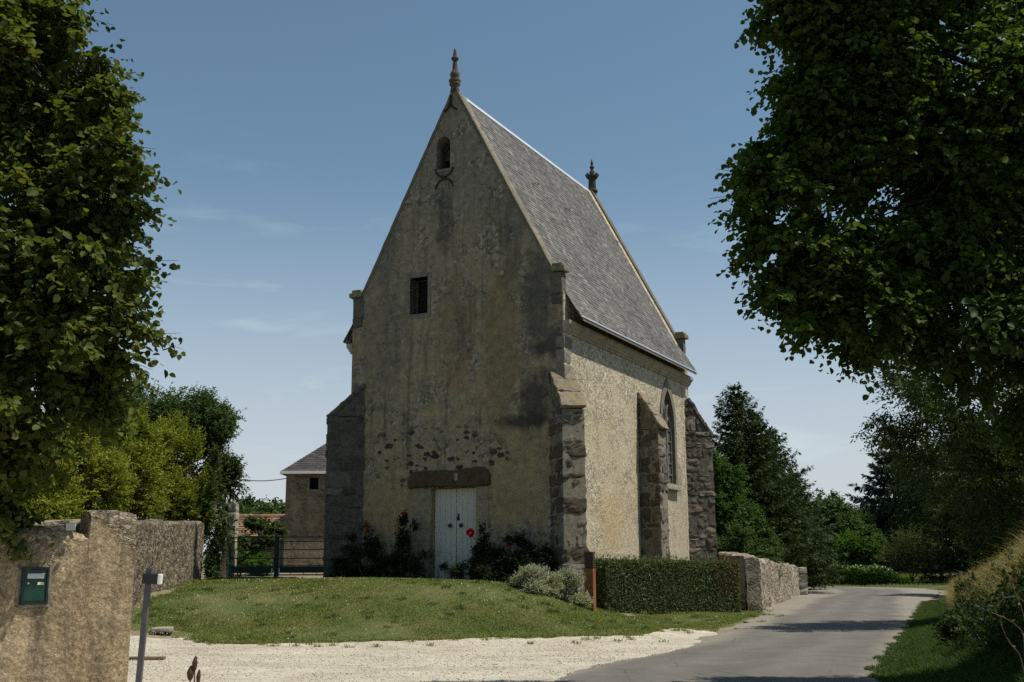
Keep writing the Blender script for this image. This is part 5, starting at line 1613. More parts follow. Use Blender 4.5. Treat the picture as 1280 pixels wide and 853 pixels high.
# ------------------------------------------------------------------ planting at the foot of the chapel
def rose(px, py, top, flowers, label, seed, Y=None, wide=14):
    wide *= 1.45
    x, z = front(px, py, -.55); w = ch_world(x, -.55)
    zb = z1(w[0], w[1])
    s = w[1] / FOC
    _, zt = front(px, top, -.55)
    h = zt - zb
    t = shrub('rose_bush', label, (w[0], w[1], zb), [(w[0], w[1], zb + h * .35, wide * s, .34, h * .42), (w[0] + .05, w[1], zb + h * .75, wide * .6 * s, .22, h * .25)], 620, .066, MAT['rose_leaf'], seed, 'rose bush', 'rose bushes along the chapel front', tlen=.2, leaves=6, ratio=.6)
    rng = np.random.default_rng(seed)
    for fx, fy, fr in flowers:
        x2, z2 = front(fx, fy, -.75); w2 = ch_world(x2, -.75)
        c = np.array([w2[0], w2[1], z2]) - np.array([w[0], w[1], zb])
        r = fr * s
        n = 34
        d = unit(rng.normal(size=(n, 3)) + np.array([0, -.2, .3])); 
        V, F = leaves_vf(c + d * r * .25, d, rng.normal(size=(n, 3)), np.full(n, r * .85), .9, .2, True)
        o = np_mesh('bloom', V, F, MAT['petal'], t)
        st = MB(); st.tube([(c[0] + .05, c[1] + .1, c[2] - .45), (c[0] + .02, c[1] + .04, c[2] - .2), tuple(c)], [.006, .005, .004], 5); st.build('stem', MAT['stem'], t)
rose(458, 690, 660, [(459, 661, 2.5)], 'dark rose bush by the left buttress with a red bloom', 41, wide=20)
rose(505, 690, 638, [(503, 642, 2.2), (509, 674, 2.0)], 'tall rose bush left of the white door', 42, wide=11)
rose(603, 690, 664, [(588, 666.5, 5.5)], 'rose bush with one big red bloom right in front of the white door', 43, wide=15)
rose(640, 695, 668, [(637, 682, 3.0)], 'rose bush with a dull red bloom right of the white door', 44, wide=17)
rose(672, 700, 670, [], 'flowerless dark rose bush nearest the right corner buttress', 45, wide=15)
rng0 = np.random.default_rng(77)
for k, (px, r, hgt) in enumerate(((425, .5, .6), (480, .6, .65), (536, .5, .7), (585, .45, .62), (620, .55, .75), (658, .6, .85))):
    x, _ = front(px, 710, -.75); w = ch_world(x, -.75); zb = z1(w[0], w[1])
    shrub('low_shrub', ['low dark shrub at the foot of the left buttress', 'low dark shrub between the two left rose bushes', 'low shrub left of the door step', 'grey green shrub right before the white door leaves', 'low shrub under the rose with the big red bloom', 'low shrub behind the silver bushes near the right buttress'][k],
          (w[0], w[1], zb), [(w[0], w[1], zb + hgt * .4, r, r * .8, hgt * .5)], 620, .05, MAT['rose_leaf'] if k != 3 else MAT['olive'], 90 + k, group='low shrubs along the chapel front', tlen=.16, leaves=7, ratio=.4)
for k, (px, py, Y, r) in enumerate(((662, 741, 24.3, 17), (698, 750, 24.7, 19), (717, 762, 25.0, 11))):
    p = at_y(px, py, Y); zb = z1(p[0], p[1]); s = Y / FOC
    shrub('silver_bush', ['silver grey bushy plant farthest from the lamp post, on the lawn edge', 'largest silver grey bushy plant at the foot of the corner buttress', 'small silver grey bushy plant nearest the rust coloured lamp post'][k],
          (p[0], p[1], zb), [(p[0], p[1], zb + r * s * .6, r * s * 1.4, r * s * 1.0, r * s * .9)], 1500, .085, MAT['lavender'], 120 + k, 'bush', 'silver bushes by the corner buttress', tlen=.2, leaves=7, ratio=.16, droop=-.35, stem_mat='stem')

# lawn grass and clover flowers
def scatter(n, x0, x1, y0, y1, keep, rng):
    x, y = rng.uniform(x0, x1, n), rng.uniform(y0, y1, n)
    k = keep(x, y); return x[k], y[k]
def lawn_grass():
    rng = np.random.default_rng(11)
    x, y = scatter(900000, -9.5, 7.5, 18.8, 35.5, lambda x, y: lawn_sd(x, y) > .03, rng)
    P = np.column_stack([x, y, zg(x, y) + .01])
    patch = .5 + .5 * wob(x, y, .55)
    h = rng.uniform(.025, .07, len(x)) * (.65 + .6 * patch)
    V, F = blades_vf(P, h, rng.uniform(.010, .020, len(x)), rng.uniform(.3, 1.2, len(x)), rng)
    tag(np_mesh('lawn_grass', V, F, MAT['grass']), kind='stuff')
    # tufts creeping out over the gravel and the road edge
    cx_, cy__ = scatter(2600, -8.5, 7.5, 18.5, 34, lambda x, y: (lawn_sd(x, y) < .02) & (lawn_sd(x, y) > -.9 * rng.uniform(0, 1, len(x)) ** 2.2), rng)
    k = rng.choice(len(cx_), min(len(cx_), 330), replace=False)
    tx = np.repeat(cx_[k], 34) + rng.normal(0, .05, len(k) * 34); ty = np.repeat(cy__[k], 34) + rng.normal(0, .05, len(k) * 34)
    P = np.column_stack([tx, ty, zg(tx, ty) + .0])
    V, F = blades_vf(P, rng.uniform(.03, .10, len(tx)), rng.uniform(.008, .016, len(tx)), rng.uniform(.3, 1.3, len(tx)), rng)
    tag(np_mesh('edge_grass_tufts', V, F, MAT['grass']), kind='stuff')
    # coarser clumps in the lawn
    cx_, cy__ = scatter(330, -9, 7, 19.2, 34, lambda x, y: lawn_sd(x, y) > .2, rng)
    tx = np.repeat(cx_, 40) + rng.normal(0, .07, len(cx_) * 40); ty = np.repeat(cy__, 40) + rng.normal(0, .07, len(cx_) * 40)
    V, F = blades_vf(np.column_stack([tx, ty, zg(tx, ty) + .01]), rng.uniform(.05, .12, len(tx)), rng.uniform(.010, .02, len(tx)), rng.uniform(.4, 1.4, len(tx)), rng)
    tag(np_mesh('coarse_grass_clumps', V, F, MAT['verge']), kind='stuff')
    x, y = scatter(10000, -9, 7, 19.2, 34, lambda x, y: (lawn_sd(x, y) > .25) & (wob(x, y, .5) + rng.normal(0, .4, len(x)) > .1), rng)
    n = len(x)
    P = np.column_stack([x, y, zg(x, y) + .055])
    D = unit(rng.normal(size=(n, 3))); D[:, 2] = np.abs(D[:, 2])
    V, F = leaves_vf(P, D, rng.normal(size=(n, 3)) + np.array([0, 0, 1.]), rng.uniform(.014, .026, n), .9, .2, True)
    tag(np_mesh('clover_flowers', V, F, MAT['white_petal']), kind='stuff')
lawn_grass()

# loose stones on the gravel and the earth
def pebbles():
    rng = np.random.default_rng(12)
    x, y = scatter(36000, -9, 6.0, 12, 27, lambda x, y: (lawn_sd(x, y) < .05) & (rng.uniform(0, 1, len(x)) < np.where(x > 2.6 + .25 * wob(x, y, 1.1), .05, .55)), rng)
    n = len(x)
    oct_ = np.array([[1, 0, 0], [0, 1, 0], [-1, 0, 0], [0, -1, 0], [0, 0, 1], [0, 0, -1.]])
    s = rng.uniform(.008, .028, (n, 1, 1)) * rng.uniform(.6, 1.3, (n, 6, 3)) * .62
    P = np.column_stack([x, y, zg(x, y) + .012])[:, None, :] + oct_[None] * s * np.array([1, 1, .6])
    T = np.array([[0, 1, 4], [1, 2, 4], [2, 3, 4], [3, 0, 4], [1, 0, 5], [2, 1, 5], [3, 2, 5], [0, 3, 5]])
    F = (np.arange(n)[:, None, None] * 6 + T[None]).reshape(-1, 3)
    tag(np_mesh('gravel_stones', P.reshape(-1, 3), F, MAT['pebble']), kind='stuff')
_pm = NT('pebble'); _pm.color(_pm.ramp(_pm.rand_island(), [(0, (0.36, 0.31, 0.23)), (.5, (0.48, 0.43, 0.335)), (1, (0.62, 0.57, 0.47))])); MAT['pebble'] = _pm.mat
pebbles()
p = at_ground(203, 789)
m = MB(); rough_block(m, (0, 0, .02), (.20, .17, .045), ((.97, .2, 0), (-.2, .97, 0), (0, 0, 1)), 71, 5, .02)
o = m.build('stone_slab', MAT['pale_block']); o.location = (p[0], p[1], z1(p[0], p[1])); tag(o, 'flat pale stone slab on bare earth at the lawn corner', 'stone')
p = at_ground(180, 826)
m = MB(); m.box(-.26, .30, -.07, .07, .0, .045); o = m.build('wooden_plank', MAT['dry_stem'], bevel=.008)
o.location = (p[0], p[1], z1(p[0], p[1]) + .01); o.rotation_euler = (0, 0, .05); tag(o, 'weathered plank lying on the gravel behind the sensor post', 'plank')

# dry stalks in the foreground
m_root = at_y(242, 860, 7.0)
ds = empty('dry_stalk', (m_root[0], m_root[1], -.02)); tag(ds, 'dry brown stalk with seed heads standing in the foreground gravel', 'plant')
for px, py, bx, r in ((243.5, 829, .02, .017), (238, 841, -.03, .022), (248, 846, .06, .014)):
    tpx = at_y(px, py, 7.0) - np.array([m_root[0], m_root[1], -.02])
    m = MB(); m.tube([(bx * .3, 0, -.05), (bx, .01, tpx[2] * .5), (tpx[0] + .004, tpx[1], tpx[2] * .85), tuple(tpx)], [.007, .006, .005, .004], 6); st = m.build('stem', MAT['dry_stem'], ds)
    m = MB(); m.tube([tuple(tpx - np.array([0, 0, .05])), tuple(tpx - np.array([0, 0, .03])), tuple(tpx), tuple(tpx + np.array([0.004, 0, .03])), tuple(tpx + np.array([.004, 0, .042]))], [.004, r * .8, r, r * .6, .003], 8); m.build('seed_head', MAT['bud'], st)
# ------------------------------------------------------------------ trees
MAT['maple'] = leaf_mat('maple_leaf', [(0.035, 0.06, 0.02), (0.055, 0.085, 0.03), (0.08, 0.115, 0.042), (0.12, 0.15, 0.065)], .38)
# left foreground tree over the ochre wall
broadleaf('hazel_tree', 'large near tree filling the left edge, sunlit round leaves above the ochre wall', (-6.2, 11.6, .2), (-5.9, 11.2, 4.4), .17,
          [lobe_px(*a) for a in ((-60, 130, 10.5, 170, 190), (10, 40, 10.3, 92, 110), (62, 130, 10.3, 76, 90), (100, 205, 10.4, 78, 60), (118, 250, 10.4, 58, 46), (50, 300, 10.3, 110, 95),
                                 (118, 365, 10.4, 66, 44), (105, 420, 10.3, 66, 40), (40, 440, 10.3, 96, 78), (-70, 380, 10.7, 170, 170), (-5, 520, 10.1, 78, 52), (-90, 560, 10.5, 140, 110), (-20, -140, 10.7, 150, 150), (152, 194, 10.4, 30, 13, 24), (150, 335, 10.4, 30, 12, 24), (146, 410, 10.3, 28, 13, 24), (124, 106, 10.3, 26, 12, 22), (98, 52, 10.3, 24, 12, 22))]
          + [(-1.3, 9.95, 8.35, .34, .25, .22), (-.9, 10.2, 8.3, .3, .25, .2), (-.55, 10.4, 8.4, .26, .2, .2), (-1.75, 9.8, 8.3, .35, .25, .22), (-3.0, 10.5, 9.2, .6, .4, .3), (-4.0, 10.7, 9.3, .7, .5, .4)],  # unseen boughs above the view, put in to dapple the ochre wall
          10500, .092, MAT['hazel'], 101, tlen=.37, leaves=8, droop=.4, ratio=.82, sub=32, sub_r=.3, n_limb=13,
          extra_limbs=[[(-5.9, 11.2, 4.4), (-5.5, 11.1, 6.5), (-5.1, 11.0, 8.3), (-3.6, 10.6, 9.1), (-2.2, 10.0, 8.9), (-1.2, 10.0, 8.6), (-.5, 10.4, 8.5)]])
# right foreground tree
broadleaf('lime_tree', 'huge dark near tree filling the upper right, branches hanging over the road', (8.2, 12.2, 1.8), (7.4, 11.7, 6.6), .27,
          [lobe_px(*a) for a in ((1005, 15, 10.8, 55, 50, 40), (1070, 50, 10.8, 110, 125, 79), (1018, 122, 10.8, 73, 66, 51), (995, 233, 10.7, 73, 52, 54), (1002, 303, 10.7, 76, 45, 56),
                                 (1030, 345, 10.7, 72, 42, 54), (1080, 378, 10.6, 72, 50, 54), (1150, 200, 11.0, 150, 170, 108), (1180, 345, 10.8, 115, 80, 79), (1260, 100, 11.2, 170, 190, 122),
                                 (1275, 320, 11.2, 150, 150, 108), (1120, -90, 11.2, 190, 150, 136), (1315, 470, 11.4, 66, 100, 54), (1420, 200, 11.9, 170, 260, 122),
                                 (958, 238, 10.7, 38, 15, 30), (954, 300, 10.7, 36, 14, 30), (978, 184, 10.7, 30, 15, 26), (998, 366, 10.6, 40, 14, 30), (978, 92, 10.8, 30, 14, 26), (972, 22, 10.8, 24, 14, 24), (1036, 400, 10.6, 36, 13, 28), (1082, 428, 10.6, 30, 14, 26))],
          20500, .084, MAT['lime'], 102, tlen=.36, leaves=8, droop=.42, ratio=.85, sub=40, sub_r=.31)
# finer-leaved tree behind it
broadleaf('field_maple', 'finer leaved tree behind the big right tree, over the grassy bank', (12.6, 24.5, 1.5), (12.4, 24.5, 5.5), .2,
          [lobe_px(1130, 500, 24, 52, 58), lobe_px(1190, 470, 24, 80, 60), lobe_px(1170, 560, 24.5, 70, 45), lobe_px(1250, 520, 25, 90, 100), lobe_px(1260, 640, 25, 62, 45), lobe_px(1300, 440, 25, 110, 110), lobe_px(1225, 600, 25, 60, 60)],
          6500, .08, MAT['maple'], 103, tlen=.38, leaves=7, droop=.2, ratio=.6)
# left middle ground: golden conifers behind the far wall, dark shrub-tree by the gate
gold = [(95, 592, 24.5, 50, 78), (152, 597, 27, 52, 76), (216, 600, 31.6, 47, 72), (35, 600, 22.5, 52, 78)]
def golden(px, py, Y, rx, rz, label, seed):
    rng = np.random.default_rng(seed)
    p = at_y(px, py, Y); s = Y / FOC
    zb = z1(p[0], p[1]); r = rx * s; top = p[2] + rz * s
    t = empty('golden_conifer', (p[0], p[1], zb)); tag(t, label, 'tree', 'golden conifers behind the garden walls')
    b = np.array([p[0], p[1], zb])
    zc = (zb + .5 + top) / 2; hz = (top - zb - .5) / 2
    lobes = [(p[0], p[1], zc, r * .85, r * .85, hz * .95)]
    for k in range(9):
        a = rng.uniform(0, 6.28); q = rng.uniform(.35, .62); f = rng.uniform(-.55, .72)
        lobes.append((p[0] + math.cos(a) * r * q, p[1] + math.sin(a) * r * q, zc + f * hz, r * rng.uniform(.34, .5), r * rng.uniform(.34, .5), hz * rng.uniform(.22, .36)))
    P, D = lobe_points(lobes, 4200, rng, 48, .17, .92)
    D = unit(D + np.array([0, 0, .35]))
    (V, F), _ = sprays(P, D, rng, 13, .42, .105, -.05, spread=.75, ratio=.26, up=.35)
    np_mesh('crown', V - b, F, MAT['golden'], t)
    m = MB(); m.tube([(0, 0, -.2), (0, 0, (top - zb) * .8)], [.12, .03], 7)
    for k in range(60):
        a_ = rng.uniform(0, 6.28); z_ = rng.uniform(.1, .8) * (top - zb); q = r * .7
        m.tube([(0, 0, z_), (math.cos(a_) * q, math.sin(a_) * q, z_ + .35)], [.02, .006], 4, cap=False)
    m.build('trunk', MAT['bark'], t)
for i, a in enumerate(gold):
    golden(*a, ['yellow green conifer second from the left edge, behind the ochre wall', 'yellow green conifer in the middle, above the pier of the ochre wall', 'yellow green conifer nearest the gate, above the rubble wall', 'shaded yellow green conifer at the far left edge'][i], 200 + i)
broadleaf('elder_tree', 'dark feathery leaved tree rising behind the yellow green conifers', (at_y(190, 700, 34)[0], 34, .9), tuple(at_y(190, 590, 34)), .12,
          [lobe_px(190, 550, 34, 70, 60), lobe_px(150, 518, 34, 38, 32), lobe_px(225, 522, 34, 42, 34), lobe_px(120, 545, 34, 40, 50)], 3600, .13, MAT['dark_leaf'], 104, tlen=.5, leaves=10, droop=.15, ratio=.38)
broadleaf('ivy_clad_tree', 'dark ivy clad tree beside the stone gate pillar', (at_y(272, 720, 33)[0], 33, .9), tuple(at_y(272, 600, 33)), .14,
          [lobe_px(275, 560, 33.2, 28, 44), lobe_px(264, 526, 33.2, 26, 28), lobe_px(272, 650, 31.3, 14, 74), lobe_px(284, 605, 33, 18, 34)], 2600, .10, MAT['dark_leaf'], 105, tlen=.4, leaves=9, droop=.2, ratio=.5, zmin=1.1)
# beyond the gate
p = at_y(322, 712, 40)
broadleaf('garden_tree', 'small dark round tree in front of the red tiled shed', (p[0], 40, 1.0), tuple(at_y(322, 680, 40)), .07,
          [lobe_px(322, 672, 40, 24, 20), lobe_px(305, 690, 40, 14, 14)], 900, .12, MAT['dark_leaf'], 106, tlen=.35, leaves=8)
for k, (px, py, Y, r) in enumerate(((298, 706, 37, 16), (325, 710, 38, 15))):
    p = at_y(px, py, Y); zb = z1(p[0], p[1]); s = Y / FOC
    shrub('garden_shrub', ['bright green shrub just behind the gate, next to the pillar', 'green shrub behind the left gate leaf, below the small round tree'][k], (p[0], Y, zb), [(p[0], Y, p[2], r * s, r * s, r * s * .9)], 420, .10, MAT['bright_leaf'], 140 + k, tlen=.3)
for k, (px, py, Y, rx, rz) in enumerate(((322, 640, 150, 28, 15), (352, 646, 140, 24, 14), (300, 650, 145, 20, 14))):
    p = at_y(px, py, Y); s = Y / FOC
    broadleaf('distant_tree', ['distant dark green tree behind the red tiled shed', 'distant tree just left of the tower house wall', 'distant tree seen over the stone gate pillar'][k], (p[0], Y, .3), (p[0], Y, p[2]), .25,
              [(p[0], Y, p[2], rx * s, rx * s, rz * s * .9), (p[0] - 1, Y, p[2] - rz * s, rx * s * .9, rx * s, rz * s)], 1000, .5, MAT['dark_leaf'], 150 + k, tlen=1.2, leaves=7, stems=False, group='distant trees beyond the shed')
# right of the chapel
def con(name, label, px_top, py_top, px_base, Y, r, mat, seed, **kw):
    tpt = at_y(px_top, py_top, Y); zb = z1(tpt[0], Y) if Y < 100 else .5
    return conifer(name, label, (tpt[0], Y, zb), tpt[2] - zb, r, kw.pop('n', 34), mat, seed, **kw)
con('spruce_tree', 'tall dark spruce with a pointed top right of the chapel', 918, 482, 918, 52, 3.9, MAT['spruce'], 301, n=46, needle=.22, dens=1.9, droop=.25, taper=.8)
con('spruce_tree', 'broader dark spruce right of the tall pointed one', 962, 536, 962, 55, 3.5, MAT['spruce'], 302, n=40, needle=.22, dens=1.9, droop=.25, taper=.75)
con('spruce_tree', 'spruce between the tall pointed one and the broader one', 941, 515, 941, 53, 3.4, MAT['spruce'], 306, n=40, needle=.22, dens=1.8, droop=.25, taper=.75)
con('spruce_tree', 'shorter dark spruce behind the end of the roadside wall', 990, 590, 990, 58, 2.1, MAT['spruce'], 303, n=34, needle=.22, dens=1.8, droop=.3, taper=.7)
broadleaf('green_tree', 'bright green leafy tree between the chapel buttress and the spruce', (at_y(905, 700, 43)[0], 43, .3), tuple(at_y(905, 640, 43)), .12,
          [lobe_px(898, 600, 43, 28, 36), lobe_px(910, 640, 43, 36, 30), lobe_px(885, 650, 43, 26, 50)], 2600, .12, MAT['bright_leaf'], 107, tlen=.45, leaves=9, ratio=.45)
p = at_y(925, 680, 41)
shrub('green_shrub', 'rounded mid green shrub just above the roadside wall', (p[0], 41, .2), [lobe_px(922, 678, 41, 36, 26), lobe_px(950, 685, 42, 22, 18), lobe_px(925, 705, 41, 38, 26)], 1600, .11, MAT['dark_leaf'], 160, tlen=.35, ratio=.5)
broadleaf('round_tree', 'rounded dark green tree beyond the bend, right of the spruces', (at_y(1040, 705, 88)[0], 88, .4), tuple(at_y(1040, 680, 88)), .2,
          [lobe_px(1032, 665, 88, 34, 36), lobe_px(1060, 672, 90, 28, 30), lobe_px(1010, 685, 84, 22, 26)], 2600, .24, MAT['dark_leaf'], 108, tlen=.7, leaves=8, stems=False)
p = at_y(1075, 705, 80)
shrub('leafy_bush', 'light green rounded bush on the lawn across the road', (p[0], 80, .4), [lobe_px(1072, 685, 80, 30, 24), lobe_px(1085, 695, 79, 18, 16)], 1500, .2, MAT['bright_leaf'], 161, tlen=.5)
con('blue_cedar', 'blue grey conifer with tiered drooping branches in the far garden', 1112, 548, 1112, 95, 6.0, MAT['cedar'], 304, n=26, needle=.55, dens=.9, droop=.35, taper=.75, width=.3)
broadleaf('weeping_birch', 'tall loose birch with hanging twigs right of the blue conifer', (at_y(1165, 700, 90)[0], 90, .4), tuple(at_y(1165, 610, 90)), .25,
          [lobe_px(1150, 580, 90, 36, 36), lobe_px(1185, 600, 90, 44, 50), lobe_px(1160, 640, 90, 40, 40), lobe_px(1220, 620, 92, 40, 60)], 4200, .22, MAT['willow'], 109, tlen=1.3, leaves=10, droop=.9, ratio=.35, stems=False)
con('dark_conifer', 'dark conifer mass above the fence posts at the right', 1215, 520, 1215, 70, 4.2, MAT['spruce'], 305, n=30, needle=.4, dens=1.0, droop=.35, taper=.6)
broadleaf('dark_tree', 'dark leafy tree behind the dry grass bank at the right edge', (at_y(1268, 690, 48)[0], 48, .6), tuple(at_y(1268, 620, 48)), .2,
          [lobe_px(1265, 600, 48, 60, 70), lobe_px(1225, 650, 50, 44, 45), lobe_px(1300, 640, 48, 60, 50)], 3600, .17, MAT['willow'], 110, tlen=.6, leaves=8)
p = at_y(1140, 716, 74)
shrub('grey_shrub', 'small grey green open shrub on the far lawn left of the fence posts', (p[0], 74, .3), [lobe_px(1140, 684, 74, 32, 22), lobe_px(1125, 690, 74, 22, 18), lobe_px(1158, 690, 74, 22, 16), lobe_px(1140, 704, 74, 12, 12)], 750, .17, MAT['olive'], 162, tlen=.8, droop=.0, ratio=.3, n_stem=16, sub_r=.5, shell=.6)
for k, (px, Y) in enumerate(((1012, 100), (1090, 110), (1215, 96), (1300, 75))):
    p = at_y(px, 690, Y); s = Y / FOC
    broadleaf('backdrop_tree', ['dark tree behind the round tree beyond the bend', 'dark tree behind the blue conifer', 'dark tree behind the fence posts', 'dark tree outside the right edge behind the bank'][k], (p[0], Y, .5), (p[0], Y, 5), .25,
              [(p[0], Y, 3.0, 4.2, 3.5, 3.2), (p[0] + 1.5, Y, 5.2, 2.8, 2.6, 2.0)] if k < 2 else [(p[0], Y, 4.5, 5.0, 4, 4.5), (p[0] + 1, Y, 9, 4, 3.5, 3.5)], 1900, .3, MAT['willow'], 170 + k, tlen=.9, leaves=8, stems=False)

# ------------------------------------------------------------------ across the road: flower bed and verge
def ground_far():
    rng = np.random.default_rng(21)
    x, y = scatter(60000, -5, 32, 66, 90, lambda x, y: poly_sd(x, y, [(-6, 68.5), (20.5, 68.5), (23, 66.3), (34, 66), (34, 90), (-6, 90)]) > -.1, rng)
    P = np.column_stack([x, y, zg(x, y) + _field_off(x, y)])
    V, F = blades_vf(P, rng.uniform(.05, .14, len(x)), rng.uniform(.02, .04, len(x)), rng.uniform(.2, .8, len(x)), rng)
    tag(np_mesh('far_lawn_grass', V, F, MAT['grass']), kind='stuff')
    # bed of leafy ground cover with white flowers
    n = 16000
    t = rng.uniform(0, 1, n)
    ax0, ax1 = at_y(996, 734, 70)[0], at_y(1132, 734, 69.3)[0]
    x = ax0 + (ax1 - ax0) * t; y = 68.7 + rng.uniform(0, 3.2, n) + .3 * np.sin(x)
    hh = (1.0 + .25 * wob(x, y, 1.1)) * np.clip((1 - t) * 5, .35, 1)
    z = zg(x, y) + _field_off(x, y) + rng.uniform(0, 1, n) ** .6 * hh
    P = np.column_stack([x, y, z])
    V, F = leaves_vf(P, unit(rng.normal(size=(n, 3)) + np.array([0, -.2, .4])), rng.normal(size=(n, 3)) + np.array([0, 0, .8]), rng.uniform(.10, .2, n), .6, .1, True)
    tag(np_mesh('ground_cover', V, F, MAT['bright_leaf']), kind='stuff')
    k = 420
    i = rng.choice(n, k); q = P[i].copy(); q[:, 2] = zg(q[:, 0], q[:, 1]) + _field_off(q[:, 0], q[:, 1]) + hh[i] + .04
    V, F = leaves_vf(q, unit(rng.normal(size=(k, 3))), rng.normal(size=(k, 3)), rng.uniform(.07, .13, k), .9, .2, True)
    tag(np_mesh('white_flowers', V, F, MAT['white_petal']), kind='stuff')
ground_far()

# ------------------------------------------------------------------ the bank: verge grass, dry grass, weeds, fence posts, brambles
def edge_x(y): return np.interp(y, RR[:230, 1], RR[:230, 0])
def bank_cover():
    rng = np.random.default_rng(31)
    n = 260000
    y = 8 + 34 * rng.uniform(0, 1, n) ** 1.5; d = rng.uniform(-.25, 1.9, n)
    x = edge_x(y) + d + .15 * wob(d, y, 1.5)
    z = np.maximum(bank_h(x, y), zg(x, y) - .02)
    h = rng.uniform(.06, .26, n) * np.clip(.35 + d * .9, .3, 1.2)
    V, F = blades_vf(np.column_stack([x, y, z]), h, rng.uniform(.008, .018, n), rng.uniform(.2, .9, n), rng)
    tag(np_mesh('verge_grass', V, F, MAT['verge']), kind='stuff')
    n = 120000
    y = 13 + 44 * rng.uniform(0, 1, n) ** 1.4; d = rng.uniform(.8, 5.5, n); x = edge_x(y) + d
    k = (d > np.interp(y, [13, 16, 20, 30, 60], [2.6, 1.6, 1.1, .7, .3])) & (wob(x, y, .5) + rng.normal(0, .5, n) > -.7)
    x, y = x[k], y[k]; n = len(x)
    z = bank_h(x, y)
    h = rng.uniform(.25, .95, n) * (.75 + .3 * wob(x, y, 1.3))
    V, F = blades_vf(np.column_stack([x, y, z]), h, rng.uniform(.006, .012, n), rng.uniform(.2, 1.0, n), rng)
    # seed plumes
    m = int(n * .55)
    i = rng.choice(n, m, replace=False)
    i = np.repeat(i, 4); m = len(i)
    P = np.column_stack([x[i], y[i], z[i] + h[i] * rng.uniform(.7, 1.02, m)]) + rng.normal(size=(m, 3)) * .018
    V2, F2 = leaves_vf(P, np.array([0, 0, 1.]) + rng.normal(size=(m, 3)) * .7, rng.normal(size=(m, 3)), rng.uniform(.03, .075, m), .16, .02, False)
    tag(np_mesh('dry_grass', np.concatenate([V, V2]), np.concatenate([F, F2 + len(V)]), MAT['straw']), kind='stuff')
    n = 42000
    y = rng.uniform(9, 34, n); d = .9 + rng.uniform(0, 1, n) * np.interp(y, [9, 12, 15, 18, 24, 34], [6.0, 3.4, 1.8, 1.0, .6, .3]); x = edge_x(y) + d
    k = wob(x, y, .8) > -.45
    x, y, d = x[k], y[k], d[k]; n = len(x)
    hh = (.35 + .35 * (wob(x, y, 1.2) + .4)) * np.clip(d, .3, 1)
    z = bank_h(x, y) + rng.uniform(0, 1, n) ** .7 * np.clip(hh, .08, 1)
    V, F = leaves_vf(np.column_stack([x, y, z]), unit(rng.normal(size=(n, 3)) + np.array([-.2, -.1, .2])), rng.normal(size=(n, 3)) * .6 + np.array([0, 0, 1.]), rng.uniform(.04, .10, n), .55, .12, True)
    tag(np_mesh('bank_weeds', V, F, MAT['weed']), kind='stuff')
bank_cover()
# bramble and dock on the near bank
for k, (px, py, Y, rx, rz, label) in enumerate(((1266, 800, 13.5, 30, 26, 'dark bramble bush on the near bank at the right edge'), (1214, 796, 16, 15, 13, 'dark leafy weed bush at the foot of the bank'))):
    p = at_y(px, py, Y); s = Y / FOC
    shrub('bramble_bush', label, (p[0], Y, float(bank_h(np.array([p[0]]), np.array([Y]))[0])), [(p[0], Y, p[2], rx * s, rx * s, rz * s)], 900, .07, MAT['weed'], 180 + k, tlen=.3, ratio=.6, zmin=0.0)
def cane(label, pts, Y, seed, mat='dry_stem', leaves=6, red=0):
    P = [at_y(x, y, Y + dy) for x, y, dy in pts]
    base = P[0].copy(); base[2] = float(bank_h(np.array([base[0]]), np.array([base[1]]))[0])
    t = empty('bramble_cane', tuple(base)); tag(t, label, 'plant', 'bare bramble canes on the bank')
    m = MB(); Q = [tuple(np.array([base[0], base[1], base[2] - .1]) - base)] + [tuple(q - base) for q in P]
    # smooth
    C = resample([(q[0], q[2]) for q in Q], 16); D_ = np.interp(np.linspace(0, 1, 16), np.linspace(0, 1, len(Q)), [q[1] for q in Q])
    pts3 = [(a[0], b, a[1]) for a, b in zip(C, D_)]
    m.tube(pts3, list(np.linspace(.006, .0025, 16)), 6); m.build('cane', MAT[mat], t)
    rng = np.random.default_rng(seed)
    A = np.array(pts3)[5:]; i = rng.choice(len(A), leaves)
    V, F = leaves_vf(A[i], rng.normal(size=(leaves, 3)) + np.array([0, 0, -.2]), rng.normal(size=(leaves, 3)) + np.array([0, 0, 1.]), rng.uniform(.03, .06, leaves), .6, .1, True)
    np_mesh('leaves', V, F, MAT['dry_leaf'], t)
    if red:
        V, F = leaves_vf(A[-1] + rng.normal(size=(red, 3)) * .025, rng.normal(size=(red, 3)), rng.normal(size=(red, 3)), rng.uniform(.014, .028, red), .7, .1, True)
        np_mesh('red_leaves', V, F, MAT['petal_dull'], t)
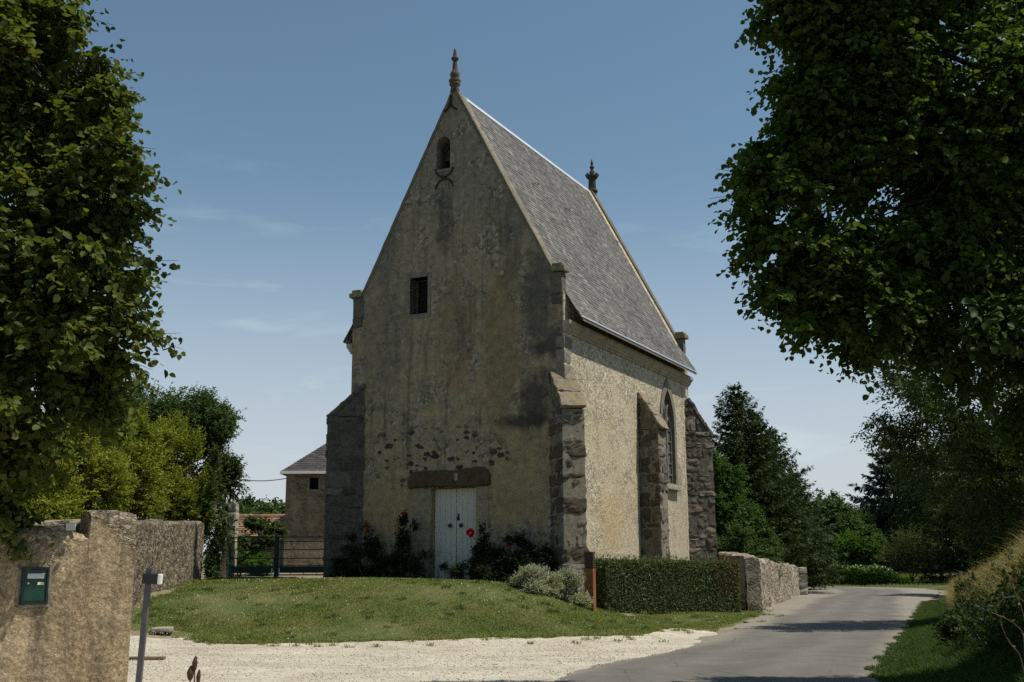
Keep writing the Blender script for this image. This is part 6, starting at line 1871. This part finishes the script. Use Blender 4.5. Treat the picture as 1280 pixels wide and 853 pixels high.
MAT['dry_leaf'] = leaf_mat('dry_bramble_leaf', [(0.10, 0.11, 0.04), (0.16, 0.13, 0.06)], .3)
MAT['petal_dull'] = leaf_mat('red_autumn_leaf', [(0.28, 0.03, 0.02), (0.36, 0.10, 0.07)], .3)
cane('arching bare bramble cane on the right bank', [(1290, 765, 0), (1282, 752, 0), (1270, 744.5, 0), (1256, 746, 0), (1245, 758, 0)], 9.5, 1)
cane('bramble cane pointing down the bank to the left', [(1285, 800, 0), (1272, 782, 0), (1258, 773, 0), (1240, 766, 0)], 9.0, 2)
cane('upright bramble cane tipped with red leaves', [(1283, 790, 0), (1278, 760, 0), (1268, 740, 0), (1264, 727, 0)], 9.8, 3, leaves=5, red=8)
cane('thin curved bramble cane low on the bank', [(1280, 822, 0), (1262, 805, 0), (1252, 785, 0), (1250, 772, 0)], 9.0, 4)
p = at_y(1275, 812, 8.8)
m = MB(); hb = float(bank_h(np.array([p[0]]), np.array([8.8]))[0]); m.box(-.012, .012, -.008, .008, -.1, max(.3, p[2] - hb + .12)); o = m.build('marker_stake', MAT['white']); o.location = (p[0], 8.8, hb); o.rotation_euler = (0, .06, 0)
tag(o, 'slim white marker stake in the weeds of the right bank', 'stake')
# fence posts on the bank and the dark wooden gate beyond
fp = MB()
rough_block(fp, (0, 0, .45), (.055, .055, .62), ((1, 0, 0), (0, 1, 0), (0, 0, 1)), 41, 4, .015)
post0 = fp.build('fence_post', MAT['grey_stone'])
lab = ['weathered fence post nearest the right edge on top of the bank', 'weathered fence post second from the right edge on the bank', 'fence post at the left end, where bank and far lawn meet', 'fence post in the dry grass, right of the leftmost one', 'fence post in the middle of the row above the dry grass']
for k, (px, py, Y) in enumerate(((1271, 668, 24), (1263, 669, 27), (1199, 701, 46), (1211, 699, 42), (1217, 698, 39))):
    o = post0 if k == 0 else post0.copy()
    if k: COL.objects.link(o)
    p = at_y(px, py, Y)
    o.location = (p[0], Y, p[2] - 1.0 - (.5 if k > 1 else .1)); o.rotation_euler = (0, .04 * (-1) ** k, .3 * k)
    tag(o, lab[k], 'fence post', 'fence posts along the bank')
